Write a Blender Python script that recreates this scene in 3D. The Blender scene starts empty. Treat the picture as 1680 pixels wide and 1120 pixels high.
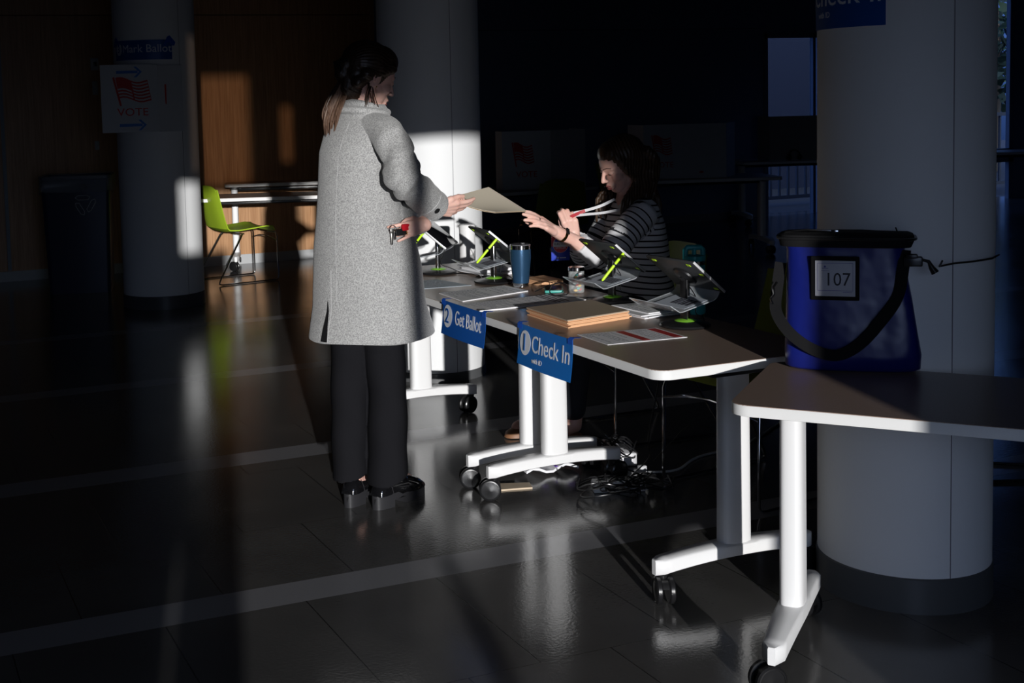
import bpy, bmesh, math, random
from math import sin, cos, pi, radians as R, sqrt
from mathutils import Vector as V, Matrix, noise
random.seed(7)
SC = bpy.context.scene
COL = SC.collection

# ---------------------------------------------------------------- camera, world, sun, exposure
CAM_H = 1.5206
cd = bpy.data.cameras.new('camera'); cam = bpy.data.objects.new('camera', cd); COL.objects.link(cam)
F_PX, CX, CY = 2099.04, 621.5, 334.2
PITCH, ROLL, YAW = R(4.638), R(-1.627), R(21.925)
fwd = V((sin(YAW)*cos(PITCH), cos(YAW)*cos(PITCH), -sin(PITCH)))
rt = V((cos(YAW), -sin(YAW), 0)); up = rt.cross(fwd)
r2 = rt*cos(ROLL) + up*sin(ROLL); u2 = -rt*sin(ROLL) + up*cos(ROLL)
cam.matrix_world = Matrix(((r2.x, u2.x, -fwd.x, 0), (r2.y, u2.y, -fwd.y, 0), (r2.z, u2.z, -fwd.z, CAM_H), (0, 0, 0, 1)))
cd.sensor_width = 36; cd.lens = F_PX/1680*36
cd.shift_x = (840-CX)/1680; cd.shift_y = -(560-CY)/1680
cd.clip_end = 200
SC.camera = cam
SC.view_settings.view_transform = 'Standard'; SC.view_settings.look = 'None'
SC.view_settings.exposure = 0.0; SC.view_settings.gamma = 1.0

SUN_DIR = V((0.27, 1.0, -0.1145)).normalized()
sl = bpy.data.lights.new('sun', 'SUN'); sl.energy = 3.7; sl.angle = R(0.6); sl.color = (1.0, 0.985, 0.965)
so = bpy.data.objects.new('sun', sl); COL.objects.link(so); so.location = (-3, -6, 4)
so.rotation_euler = SUN_DIR.to_track_quat('-Z', 'Y').to_euler()

w = bpy.data.worlds.new('sky'); SC.world = w; w.use_nodes = True
nt = w.node_tree; nt.nodes.clear()
tc = nt.nodes.new('ShaderNodeTexCoord'); sep = nt.nodes.new('ShaderNodeSeparateXYZ')
nt.links.new(tc.outputs['Generated'], sep.inputs[0])
def ramp(n, stops):
    r = n.nodes.new('ShaderNodeValToRGB'); e = r.color_ramp.elements
    while len(e) < len(stops): e.new(0.5)
    for i, (p, c) in enumerate(stops): e[i].position = p; e[i].color = (*c, 1)
    return r
mp = nt.nodes.new('ShaderNodeMapRange'); mp.inputs['From Min'].default_value = -1; mp.inputs['From Max'].default_value = 1
nt.links.new(sep.outputs['Y'], mp.inputs['Value'])
rs = ramp(nt, [(0.0, (0.93, 1.17, 1.70)), (0.45, (0.42, 0.60, 1.05)), (0.62, (0.06, 0.14, 0.42)), (1.0, (0.042, 0.10, 0.35))])
nt.links.new(mp.outputs[0], rs.inputs[0])
bg = nt.nodes.new('ShaderNodeBackground'); bg.inputs['Strength'].default_value = 1.0
# ground below the horizon is dark, the low sky just above it is brightest
mz = nt.nodes.new('ShaderNodeMapRange'); mz.inputs['From Min'].default_value = -0.06; mz.inputs['From Max'].default_value = 0.10; mz.inputs['To Min'].default_value = 0.22; mz.inputs['To Max'].default_value = 1.75
nt.links.new(sep.outputs['Z'], mz.inputs['Value'])
mm = nt.nodes.new('ShaderNodeVectorMath'); mm.operation = 'SCALE'; nt.links.new(rs.outputs[0], mm.inputs[0]); nt.links.new(mz.outputs[0], mm.inputs['Scale'])
nt.links.new(mm.outputs[0], bg.inputs['Color'])
wo = nt.nodes.new('ShaderNodeOutputWorld'); nt.links.new(bg.outputs[0], wo.inputs[0])

def portal(loc, sx, sy, rot):
    l = bpy.data.lights.new('window_daylight', 'AREA'); l.shape = 'RECTANGLE'; l.size = sx; l.size_y = sy
    l.cycles.is_portal = True
    o = bpy.data.objects.new('window_daylight', l); COL.objects.link(o); o.location = loc; o.rotation_euler = rot
FW = -1.5          # the sunny window wall, behind the photographer
portal((0.3, FW-0.12, 1.15), 1.9, 2.3, (R(90), 0, 0))
portal((13.2, 12.62, 1.7), 2.2, 3.3, (R(-90), 0, 0))
portal((10.4, 12.62, 1.1), 0.8, 2.2, (R(-90), 0, 0))

# ---------------------------------------------------------------- materials
MATS = {}
def mat(name, col, rough=0.5, metal=0.0, spec=0.5, coat=0.0, speck=None, bump=None, trans=0.0, alpha=1.0, sheen=0.0, sss=0.0, emit=None, ior=1.45):
    if name in MATS: return MATS[name]
    m = bpy.data.materials.new(name); m.use_nodes = True; MATS[name] = m
    n = m.node_tree; b = n.nodes['Principled BSDF']
    b.inputs['Base Color'].default_value = (*col, 1); b.inputs['Roughness'].default_value = rough
    b.inputs['Metallic'].default_value = metal; b.inputs['Specular IOR Level'].default_value = spec
    b.inputs['Coat Weight'].default_value = coat; b.inputs['Transmission Weight'].default_value = trans
    b.inputs['Alpha'].default_value = alpha; b.inputs['Sheen Weight'].default_value = sheen; b.inputs['IOR'].default_value = ior
    if sss: b.inputs['Subsurface Weight'].default_value = sss; b.inputs['Subsurface Radius'].default_value = (0.01, 0.004, 0.002); b.inputs['Subsurface Scale'].default_value = 0.6
    if speck or bump:
        t = n.nodes.new('ShaderNodeTexCoord')
    if speck:
        sc, c2, st = speck
        mpn = n.nodes.new('ShaderNodeMapping'); mpn.inputs['Scale'].default_value = st
        nz = n.nodes.new('ShaderNodeTexNoise'); nz.inputs['Scale'].default_value = sc; nz.inputs['Detail'].default_value = 3
        n.links.new(t.outputs['Object'], mpn.inputs[0]); n.links.new(mpn.outputs[0], nz.inputs['Vector'])
        r = ramp(n, [(0.36, col), (0.64, c2)]); n.links.new(nz.outputs['Fac'], r.inputs[0]); n.links.new(r.outputs[0], b.inputs['Base Color'])
    if bump:
        sc, d = bump
        nz = n.nodes.new('ShaderNodeTexNoise'); nz.inputs['Scale'].default_value = sc; nz.inputs['Detail'].default_value = 3
        n.links.new(t.outputs['Object'], nz.inputs['Vector'])
        bp = n.nodes.new('ShaderNodeBump'); bp.inputs['Strength'].default_value = 0.6; bp.inputs['Distance'].default_value = d
        n.links.new(nz.outputs['Fac'], bp.inputs['Height']); n.links.new(bp.outputs[0], b.inputs['Normal'])
    return m
one = (1, 1, 1)
WHITE = mat('white_powder_coat', (0.80, 0.80, 0.80), 0.35)
EDGE = mat('white_edge_band', (0.78, 0.78, 0.77), 0.45)
LAM = mat('taupe_laminate', (0.32, 0.235, 0.19), 0.30, spec=0.5, speck=(60, (0.28, 0.205, 0.165), (1, 12, 1)))
BLK = mat('black_plastic', (0.012, 0.012, 0.013), 0.28)
MBLK = mat('matte_black', (0.008, 0.008, 0.009), 0.8, spec=0.15)
CHROME = mat('chrome', (0.75, 0.75, 0.77), 0.12, 1.0)
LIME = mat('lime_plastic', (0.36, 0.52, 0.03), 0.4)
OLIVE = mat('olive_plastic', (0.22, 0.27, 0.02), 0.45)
NEON = mat('neon_yellow', (0.60, 0.95, 0.03), 0.35)
PILLAR = mat('pillar_paint', (0.80, 0.81, 0.82), 0.6, bump=(60, 0.0006))
PBASE = mat('pillar_base_grey', (0.085, 0.088, 0.092), 0.4)
NAVYW = mat('dark_wall_paint', (0.23, 0.29, 0.42), 0.7)
PAPER = mat('paper', (0.82, 0.82, 0.84), 0.7)
INK = mat('printed_ink', (0.02, 0.02, 0.03), 0.6)
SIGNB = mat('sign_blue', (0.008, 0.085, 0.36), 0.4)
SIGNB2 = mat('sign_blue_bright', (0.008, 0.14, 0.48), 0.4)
TAPE = mat('blue_tape', (0.01, 0.09, 0.5), 0.5)
SIGNW = mat('sign_white', (0.72, 0.75, 0.8), 0.5)
RED = mat('print_red', (0.42, 0.02, 0.02), 0.5)
MANILA = mat('manila', (0.62, 0.50, 0.36), 0.65)
ORANGE = mat('buff_paper', (0.80, 0.46, 0.25), 0.7)

m = bpy.data.materials.new('floor_tiles'); m.use_nodes = True; n = m.node_tree; b = n.nodes['Principled BSDF']
def mnode(op, a=None, bb=None, c=None):
    x = n.nodes.new('ShaderNodeMath'); x.operation = op
    for i, q in enumerate((a, bb, c)):
        if q is None: continue
        if isinstance(q, (int, float)): x.inputs[i].default_value = q
        else: n.links.new(q, x.inputs[i])
    return x.outputs[0]
t = n.nodes.new('ShaderNodeTexCoord'); s = n.nodes.new('ShaderNodeSeparateXYZ'); n.links.new(t.outputs['Object'], s.inputs[0])
X_, Y_ = s.outputs['X'], s.outputs['Y']
stripe = None
for y0, y1 in ((2.02-1.55, 2.19-1.55), (3.625, 3.79), (5.145, 5.33), (6.86, 7.02), (8.55, 8.71)):
    q = mnode('MULTIPLY', mnode('GREATER_THAN', Y_, y0), mnode('LESS_THAN', Y_, y1))
    stripe = q if stripe is None else mnode('MAXIMUM', stripe, q)
nz = n.nodes.new('ShaderNodeTexNoise'); nz.inputs['Scale'].default_value = 2.2; nz.inputs['Detail'].default_value = 6
n.links.new(t.outputs['Object'], nz.inputs['Vector'])
nf = n.nodes.new('ShaderNodeTexNoise'); nf.inputs['Scale'].default_value = 90; nf.inputs['Detail'].default_value = 4
n.links.new(t.outputs['Object'], nf.inputs['Vector'])
row = mnode('FLOOR', mnode('DIVIDE', mnode('ADD', Y_, 0.51), 0.69))
xs = mnode('MODULO', mnode('ADD', mnode('ADD', X_, 43.5-1.398), mnode('MULTIPLY', row, 0.2175)), 0.435)
ys = mnode('MODULO', mnode('ADD', Y_, 0.51), 0.69)
seam = mnode('MAXIMUM', mnode('LESS_THAN', xs, 0.004), mnode('LESS_THAN', ys, 0.003))
seam = mnode('MULTIPLY', seam, mnode('SUBTRACT', 1.0, stripe))
base = ramp(n, [(0.3, (0.082, 0.080, 0.078)), (0.7, (0.108, 0.105, 0.101))]); n.links.new(nz.outputs['Fac'], base.inputs[0])
mx = n.nodes.new('ShaderNodeMixRGB'); n.links.new(stripe, mx.inputs[0]); n.links.new(base.outputs[0], mx.inputs[1]); mx.inputs[2].default_value = (0.25, 0.25, 0.265, 1)
mx2 = n.nodes.new('ShaderNodeMixRGB'); n.links.new(seam, mx2.inputs[0]); n.links.new(mx.outputs[0], mx2.inputs[1]); mx2.inputs[2].default_value = (0.03, 0.03, 0.03, 1)
n.links.new(mx2.outputs[0], b.inputs['Base Color'])
rr = n.nodes.new('ShaderNodeMapRange'); rr.inputs['To Min'].default_value = 0.08; rr.inputs['To Max'].default_value = 0.24
n.links.new(nz.outputs['Fac'], rr.inputs['Value']); n.links.new(rr.outputs[0], b.inputs['Roughness'])
bp = n.nodes.new('ShaderNodeBump'); bp.inputs['Strength'].default_value = 0.25; bp.inputs['Distance'].default_value = 0.0015
n.links.new(mnode('ADD', nf.outputs['Fac'], mnode('MULTIPLY', seam, -1.5)), bp.inputs['Height']); n.links.new(bp.outputs[0], b.inputs['Normal'])
b.inputs['Specular IOR Level'].default_value = 1.0
FLOORM = m

m = bpy.data.materials.new('oak_panel'); m.use_nodes = True; n = m.node_tree; b = n.nodes['Principled BSDF']
t = n.nodes.new('ShaderNodeTexCoord'); mpn = n.nodes.new('ShaderNodeMapping'); mpn.inputs['Scale'].default_value = (26, 26, 0.9)
nz = n.nodes.new('ShaderNodeTexNoise'); nz.inputs['Scale'].default_value = 3; nz.inputs['Detail'].default_value = 7; nz.inputs['Distortion'].default_value = 0.4
n.links.new(t.outputs['Object'], mpn.inputs[0]); n.links.new(mpn.outputs[0], nz.inputs['Vector'])
r = ramp(n, [(0.3, (0.34, 0.17, 0.075)), (0.7, (0.50, 0.28, 0.14))]); n.links.new(nz.outputs['Fac'], r.inputs[0]); n.links.new(r.outputs[0], b.inputs['Base Color'])
b.inputs['Roughness'].default_value = 0.42
WOOD = m

# ---------------------------------------------------------------- mesh helpers
class MB:
    def __init__(s): s.bm = bmesh.new(); s.mi = 0
    def _fin(s, vs, M):
        if M is not None: bmesh.ops.transform(s.bm, matrix=M, verts=vs)
        for f in set(f for v in vs for f in v.link_faces): f.material_index = s.mi
    def box(s, c, d, bev=0.0, M=None, seg=2, rz=0.0):
        r = bmesh.ops.create_cube(s.bm, size=1.0); vs = r['verts']
        bmesh.ops.scale(s.bm, vec=d, verts=vs)
        if bev:
            es = list(set(e for v in vs for e in v.link_edges))
            q = bmesh.ops.bevel(s.bm, geom=es, offset=bev, segments=seg, affect='EDGES', profile=0.5)
            vs = list(set(q['verts']) | set(v for v in vs if v.is_valid)); vs = list(set(v for f in q['faces'] for v in f.verts) | set(vs))
            fs = set(f for v in vs for f in v.link_faces); vs = list(set(v for f in fs for v in f.verts))
        T = Matrix.Translation(c) @ Matrix.Rotation(rz, 4, 'Z')
        s._fin(vs, (M @ T) if M is not None else T); return s
    def tube(s, pts, rad, seg=10, cap=True, flat=1.0, upv=None, M=None, closed=False):
        pts = [V(p) for p in pts]; N = len(pts)
        if not hasattr(rad, '__len__'): rad = [rad]*N
        rings = []; ref = V(upv) if upv else None
        for i, p in enumerate(pts):
            if closed: tg = pts[(i+1) % N]-pts[i-1]
            else: tg = pts[min(i+1, N-1)]-pts[max(i-1, 0)]
            if tg.length < 1e-9: tg = V((0, 0, 1))
            tg.normalize()
            if ref is None: ref = V((0, 0, 1)) if abs(tg.z) < 0.9 else V((1, 0, 0))
            a = ref - tg*ref.dot(tg)
            if a.length < 1e-6: a = tg.orthogonal()
            a.normalize(); bb = tg.cross(a)
            if not upv: ref = a
            rings.append([s.bm.verts.new(p + a*cos(2*pi*k/seg)*rad[i]*flat + bb*sin(2*pi*k/seg)*rad[i]) for k in range(seg)])
        fs = []
        for i in range(N if closed else N-1):
            A, B = rings[i], rings[(i+1) % N]
            for k in range(seg): fs.append(s.bm.faces.new((A[k], A[(k+1) % seg], B[(k+1) % seg], B[k])))
        if cap and not closed: fs.append(s.bm.faces.new(rings[0][::-1])); fs.append(s.bm.faces.new(rings[-1]))
        s._fin([v for r_ in rings for v in r_], M); return s
    def rings(s, R_, cap=True, M=None):
        rs_ = [[s.bm.verts.new(p) for p in r_] for r_ in R_]; k_ = len(rs_[0])
        for A, B in zip(rs_, rs_[1:]):
            for k in range(k_): s.bm.faces.new((A[k], A[(k+1) % k_], B[(k+1) % k_], B[k]))
        if cap: s.bm.faces.new(rs_[0][::-1]); s.bm.faces.new(rs_[-1])
        s._fin([v for r_ in rs_ for v in r_], M); return s
    def lathe(s, prof, c=(0, 0, 0), seg=32, M=None, cap=True):
        return s.rings([[V((c[0]+r_*cos(2*pi*k/seg), c[1]+r_*sin(2*pi*k/seg), c[2]+z)) for k in range(seg)] for r_, z in prof], cap, M)
    def poly(s, pts, th, M=None):
        "2-D polygon in local XY extruded by th along +Z"
        a = [s.bm.verts.new((p[0], p[1], 0)) for p in pts]; bvs = [s.bm.verts.new((p[0], p[1], th)) for p in pts]
        s.bm.faces.new(a[::-1]); s.bm.faces.new(bvs); k = len(pts)
        for i in range(k): s.bm.faces.new((a[i], a[(i+1) % k], bvs[(i+1) % k], bvs[i]))
        s._fin(a+bvs, M); return s
    def sheet(s, grid, th=0.0, M=None):
        "grid of points (rows of V) with thickness th along -normal"
        rows = [[s.bm.verts.new(p) for p in r_] for r_ in grid]; H, W = len(rows), len(rows[0])
        top = []
        for i in range(H-1):
            for j in range(W-1): top.append(s.bm.faces.new((rows[i][j], rows[i][j+1], rows[i+1][j+1], rows[i+1][j])))
        if th:
            s.bm.normal_update(); low = [[s.bm.verts.new(v.co - v.normal*th) for v in r_] for r_ in rows]
            for v_r in rows:
                for v in v_r: v.normal_update()
            low2 = low
            for i in range(H):
                for j in range(W): low2[i][j].co = rows[i][j].co - rows[i][j].normal*th
            for i in range(H-1):
                for j in range(W-1): s.bm.faces.new((low[i+1][j], low[i+1][j+1], low[i][j+1], low[i][j]))
            per = [(0, j) for j in range(W)] + [(i, W-1) for i in range(1, H)] + [(H-1, j) for j in range(W-2, -1, -1)] + [(i, 0) for i in range(H-2, 0, -1)]
            for a, b_ in zip(per, per[1:]+per[:1]):
                s.bm.faces.new((rows[b_[0]][b_[1]], rows[a[0]][a[1]], low[a[0]][a[1]], low[b_[0]][b_[1]]))
            s._fin([v for r_ in rows+low for v in r_], M)
        else: s._fin([v for r_ in rows for v in r_], M)
        return s
    def ell(s, c, r_, rot=None, seg=20, M=None):
        q = bmesh.ops.create_uvsphere(s.bm, u_segments=seg, v_segments=seg//2, radius=1.0)['verts']
        T = Matrix.Translation(c) @ (rot.to_4x4() if rot else Matrix.Identity(4)) @ Matrix.Diagonal((*r_, 1))
        s._fin(q, (M @ T) if M is not None else T); return s
    def cap(s, a, ra, b_, rb, seg=14, M=None):
        a, b_ = V(a), V(b_); d = (b_-a); L = d.length
        if L < 1e-6: return s.ell(a, (ra,)*3, M=M)
        d.normalize(); pts = []; rad = []
        for k in range(0, 7):
            an = pi/2*(1-k/6); pts.append(a - d*ra*sin(an)); rad.append(max(ra*cos(an), 1e-4))
        for k in range(0, 7):
            an = pi/2*k/6; pts.append(b_ + d*rb*sin(an)); rad.append(max(rb*cos(an), 1e-4))
        return s.tube(pts, rad, seg, True, M=M)
    def build(s, name, m, parent=None, smooth=True, ang=40, world=False, link=True):
        bmesh.ops.recalc_face_normals(s.bm, faces=s.bm.faces[:])
        me = bpy.data.meshes.new(name); s.bm.to_mesh(me); s.bm.free()
        for x in (m if isinstance(m, (list, tuple)) else [m]): me.materials.append(x)
        o = bpy.data.objects.new(name, me)
        if link: COL.objects.link(o)
        if smooth:
            me.polygons.foreach_set('use_smooth', [True]*len(me.polygons)); me.set_sharp_from_angle(angle=R(ang))
        if parent is not None:
            if world: me.transform(pmat(parent).inverted())
            o.parent = parent
        return o
def pmat(o):
    M = Matrix.LocRotScale(o.location, o.rotation_euler, o.scale)
    return (pmat(o.parent) @ M) if o.parent else M
def tag(o, label=None, cat=None, group=None, kind=None):
    if label: o['label'] = label
    if cat: o['category'] = cat
    if group: o['group'] = group
    if kind: o['kind'] = kind
    return o
def thing(name, label, cat, loc=(0, 0, 0), rz=0.0, group=None):
    o = bpy.data.objects.new(name, None); COL.objects.link(o); o.empty_display_size = 0.05
    o.location = loc; o.rotation_euler = (0, 0, rz); return tag(o, label, cat, group)
def copy_tree(o, parent=None, loc=None, rz=None, label=None, group=None):
    c = o.copy(); COL.objects.link(c)
    if parent is not None: c.parent = parent
    if loc is not None: c.location = loc
    if rz is not None: c.rotation_euler = (0, 0, rz)
    if label: c['label'] = label
    if group: c['group'] = group
    for ch in [x for x in bpy.data.objects if x.parent == o]: copy_tree(ch, c)
    return c
def struct(name, mb, m, parent=None, **k):
    o = mb.build(name, m, parent, **k)
    if parent is None: o['kind'] = 'structure'
    return o
def text_mesh(s, size, th=0.0006, align='CENTER'):
    c = bpy.data.curves.new('t', 'FONT'); c.body = s; c.size = size; c.extrude = th/2; c.align_x = align; c.align_y = 'CENTER'; c.resolution_u = 3
    o = bpy.data.objects.new('t', c); COL.objects.link(o)
    dg = bpy.context.evaluated_depsgraph_get(); me = bpy.data.meshes.new_from_object(o.evaluated_get(dg))
    bpy.data.objects.remove(o); bpy.data.curves.remove(c); return me
def add_text(mb, s, size, M, th=0.0006, align='CENTER', sx=1.0):
    me = text_mesh(s, size, th, align); me.transform(M @ Matrix.Diagonal((sx, 1, 1, 1)))
    n0 = len(mb.bm.verts); mb.bm.from_mesh(me); bpy.data.meshes.remove(me); return mb
def ring2d(cx, cy, rx, ry, n_=28): return [(cx+rx*cos(2*pi*k/n_), cy+ry*sin(2*pi*k/n_)) for k in range(n_)]
def basis(o, x, y, z):
    x, y, z = V(x).normalized(), V(y).normalized(), V(z).normalized()
    return Matrix(((x.x, y.x, z.x, o[0]), (x.y, y.y, z.y, o[1]), (x.z, y.z, z.z, o[2]), (0, 0, 0, 1)))

# ---------------------------------------------------------------- the room
struct('floor', MB().box((5, 5.5, -0.05), (24, 14.4, 0.1)), FLOORM)
struct('ceiling', MB().box((5, 5.5, 3.65), (24, 14.4, 0.1)), mat('ceiling_paint', (0.10, 0.10, 0.11), 0.8))
# window wall behind the photographer: its openings are shaped to cast the sun patches
mbw = MB()
def wseg(x0, x1, z0, z1): mbw.box(((x0+x1)/2, FW, (z0+z1)/2), (x1-x0, 0.1, z1-z0))
ZT = 2.195
wseg(-7, -0.76, 0, 3.6); wseg(1.345, 17, 0, 3.6); wseg(-0.76, 1.345, 0, 0.03); wseg(-0.76, 1.345, 3.3, 3.6)
wseg(-0.76, 1.345, ZT, 2.27); wseg(-0.76, -0.64, 2.27, 3.3); wseg(-0.15, 0.165, 2.27, 3.3); wseg(0.165, 0.27, 2.27, 2.47); wseg(0.165, 0.27, 3.0, 3.3); wseg(0.27, 1.345, 2.27, 3.3)
wseg(-0.76, -0.64, 0.03, 1.66); wseg(-0.64, -0.595, 0.66, 1.66); wseg(-0.595, -0.415, 0.03, 1.66)      # unseen blockers added to narrow the sun to a low slit and high gap
wseg(0.272, 0.320, 0.03, ZT); wseg(1.295, 1.345, 0.03, 1.60); wseg(1.295, 1.345, 1.93, ZT)  # slit at the right edge added to let sun reach the seated face
struct('wall_front', mbw, mat('front_wall_paint', (0.10, 0.10, 0.11), 0.7), smooth=False)
sh = bpy.data.materials.new('sun_dimmer'); sh.use_nodes = True; n = sh.node_tree; n.nodes.clear()
tb = n.nodes.new('ShaderNodeBsdfTransparent'); tb.inputs[0].default_value = (0.36, 0.30, 0.25, 1); mo = n.nodes.new('ShaderNodeOutputMaterial'); n.links.new(tb.outputs[0], mo.inputs[0])
struct('sun_filter_1', MB().box((-0.395, FW, 2.785), (0.49, 0.004, 1.03)), sh); struct('sun_filter_2', MB().box((0.2175, FW, 2.735), (0.105, 0.004, 0.53)), sh)  # unseen dim panes added to throw a faint glow on the oak
struct('wall_left', MB().box((-6.9, 5.1, 1.8), (0.1, 13.1, 3.6)), NAVYW)
struct('wall_right', MB().box((16.9, 5.5, 1.8), (0.1, 13.9, 3.6)), NAVYW)
WY = 11.75
struct('wall_oak', MB().box((-1.08, WY+0.05, 1.22), (11.54, 0.1, 2.26)).box((-1.08, WY+0.05, 2.979), (11.54, 0.1, 1.242)).box((-1.08, WY+0.09, 2.354), (11.54, 0.02, 0.1)), WOOD, smooth=False)
struct('baseboard_oak', MB().box((-1.08, WY-0.006, 0.045), (11.54, 0.012, 0.09)), mat('baseboard_grey', (0.42, 0.43, 0.44), 0.45))
struct('trim_1', MB().box((1.165, WY-0.01, 1.2), (0.03, 0.03, 2.2)), mat('steel_trim', (0.2, 0.22, 0.25), 0.4))
WB = 12.45
# dark back wall with the two glazed openings
mbw = MB()
def bseg(x0, x1, z0, z1): mbw.box(((x0+x1)/2, WB+0.05, (z0+z1)/2), (x1-x0, 0.1, z1-z0))
bseg(4.69, 9.98, 0, 2.23); bseg(4.69, 9.98, 2.238, 3.6); mbw.box((7.33, WB+0.09, 2.234), (5.28, 0.02, 0.1))
bseg(9.98, 10.83, 2.17, 3.6); bseg(10.83, 12.2, 0, 3.6)
bseg(12.2, 13.98, 3.3, 3.6); bseg(13.98, 16.9, 0, 3.6)
struct('wall_back', mbw, NAVYW, smooth=False)
struct('wall_return', MB().box((4.72, 12.12, 1.8), (0.06, 0.66, 3.6)), WOOD)
struct('baseboard_back', MB().box((7.33, WB-0.008, 0.04), (5.28, 0.016, 0.08)), mat('baseboard_pale', (0.30, 0.31, 0.34), 0.35))
FRAME = mat('window_frame_metal', (0.22, 0.25, 0.32), 0.4)
GLASS = mat('window_glass', (0.02, 0.03, 0.05), 0.02, alpha=0.12, spec=0.08)
wf = MB()
for x0, x1, z0, z1 in ((9.98, 10.03, 0, 2.17), (10.70, 10.74, 0, 2.17), (10.80, 10.83, 0, 2.17), (9.98, 10.83, 2.12, 2.17)): wf.box(((x0+x1)/2, WB, (z0+z1)/2), (x1-x0, 0.06, z1-z0))
w1 = struct('window_1', wf, FRAME, smooth=False)
o = MB().box((10.37, WB+0.02, 1.06), (0.66, 0.008, 2.1)).build('pane', GLASS, w1)
wf = MB()
for x0, x1, z0, z1 in ((12.2, 12.26, 0, 3.3), (13.9, 13.98, 0, 3.3), (12.2, 13.98, 3.25, 3.3), (12.2, 13.98, 0.48, 0.66)): wf.box(((x0+x1)/2, WB, (z0+z1)/2), (x1-x0, 0.06, z1-z0))
w2 = struct('window_2', wf, FRAME, smooth=False)
o = MB().box((13.08, WB+0.02, 1.65), (1.66, 0.008, 3.2)).build('pane', GLASS, w2)
# outside
struct('ground', MB().box((12, 26, -0.32), (40, 26.8, 0.2)), mat('terrace_paving', (0.02, 0.022, 0.028), 0.7))
struct('terrace', MB().box((12, 13.6, -0.16), (12, 2.1, 0.14)), mat('terrace_concrete', (0.03, 0.032, 0.04), 0.7))
ra = thing('balcony_railing', 'pale metal railing with vertical balusters outside the right window', 'railing', (13.4, 14.2, -0.09))
ra_m = mat('rail_paint', (0.07, 0.08, 0.10), 0.5)
MB().box((0, 0, 1.14), (7, 0.05, 0.05)).box((0, 0, 0.12), (7, 0.04, 0.05)).build('rail', ra_m, ra)
for i in range(46):
    MB().box((-3.4+i*0.15, 0, 0.63), (0.028, 0.028, 1.0)).build('baluster', ra_m, ra)
for x in (-3.45, 0, 3.45): MB().box((x, 0, 0.58), (0.06, 0.06, 1.16)).build('post', ra_m, ra)
nb_ = thing('neighbouring_building', 'blue grey building front seen through the back window', 'building', (13.6, 18.2, -0.22))
MB().box((0, 0, 2.2), (4.4, 0.4, 4.4)).build('facade', mat('slate_render', (0.006, 0.011, 0.030), 0.8), nb_)
MB().box((0.4, -0.22, 1.25), (0.9, 0.05, 2.3)).build('entrance', mat('entrance_dark', (0.004, 0.005, 0.01), 0.6), nb_)
MB().box((-1.2, -0.22, 1.9), (0.9, 0.05, 1.2)).build('shutter', mat('shutter_grey', (0.02, 0.03, 0.06), 0.6), nb_)
def tree(x, y, h, r_, label, col):
    t_ = thing('tree', label, 'tree', (x, y, -0.22))
    MB().tube([(0, 0, 0), (0.05, 0.03, h*0.5), (-0.04, 0, h*0.8)], [0.16, 0.12, 0.05]).build('trunk', mat('bark', (0.06, 0.045, 0.03), 0.8), t_)
    mb = MB(); rnd = random.Random(int(x*10))
    for i in range(1100):
        th, ph = rnd.uniform(0, 2*pi), math.acos(rnd.uniform(-1, 1)); rr_ = r_*rnd.uniform(0.45, 1.0)
        p = V((rr_*sin(ph)*cos(th), rr_*sin(ph)*sin(th), h*0.62+rr_*cos(ph)*h*0.4/r_))
        a = V((rnd.uniform(-1, 1), rnd.uniform(-1, 1), rnd.uniform(-1, 1))).normalized(); b_ = a.orthogonal().normalized(); L = rnd.uniform(0.10, 0.22)
        vs = [mb.bm.verts.new(p+a*L), mb.bm.verts.new(p+b_*L*0.5), mb.bm.verts.new(p-a*L), mb.bm.verts.new(p-b_*L*0.5)]; mb.bm.faces.new(vs)
    mb.build('foliage', col, t_, smooth=False); return t_
LEAF = mat('leaf_dark', (0.010, 0.028, 0.014), 0.6); LEAF2 = mat('leaf_green', (0.018, 0.05, 0.018), 0.6)
tree(20.6, 18.8, 5.0, 1.6, 'dense dark tree outside behind the railing, right edge of the view', LEAF)
tree(25.2, 21.5, 5.6, 1.9, 'brighter green tree farther off behind the railing', LEAF2)
tree(17.9, 17.6, 3.4, 1.1, 'low round tree outside, half hidden by the near pillar', LEAF)

def pillar(c, r_, base_h, base_extra, seams):
    o = MB().lathe([(r_, base_h), (r_, 3.6)], (*c, 0), 96, cap=False).build('pillar', PILLAR); o['kind'] = 'structure'
    for a in seams:
        M = Matrix.Translation((c[0]+r_*cos(R(a)), c[1]+r_*sin(R(a)), 0)) @ Matrix.Rotation(R(a), 4, 'Z')
        MB().box((0, 0, (3.6+base_h)/2), (0.0016, 0.003, 3.6-base_h), M=M).build('panel_seam', mat('seam_line', (0.25, 0.25, 0.27), 0.7), o)
    MB().lathe([(r_+base_extra, 0), (r_+base_extra, base_h-0.004), (r_, base_h)], (*c, 0), 96, cap=False).build('pillar_base', PBASE, o)
    return o
PR, PL, PM = (2.885, 2.953), (2.105, 9.711), (2.897, 6.421)
pillar(PR, 0.2475, 0.105, 0.004, (-103.5, 60))
pillar(PL, 0.308, 0.10, 0.004, (-66, 120))
pillar(PM, 0.2775, 0.05, 0.004, (-89, 100))
MATS['pillar_base_mid'] = PBASE
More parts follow.
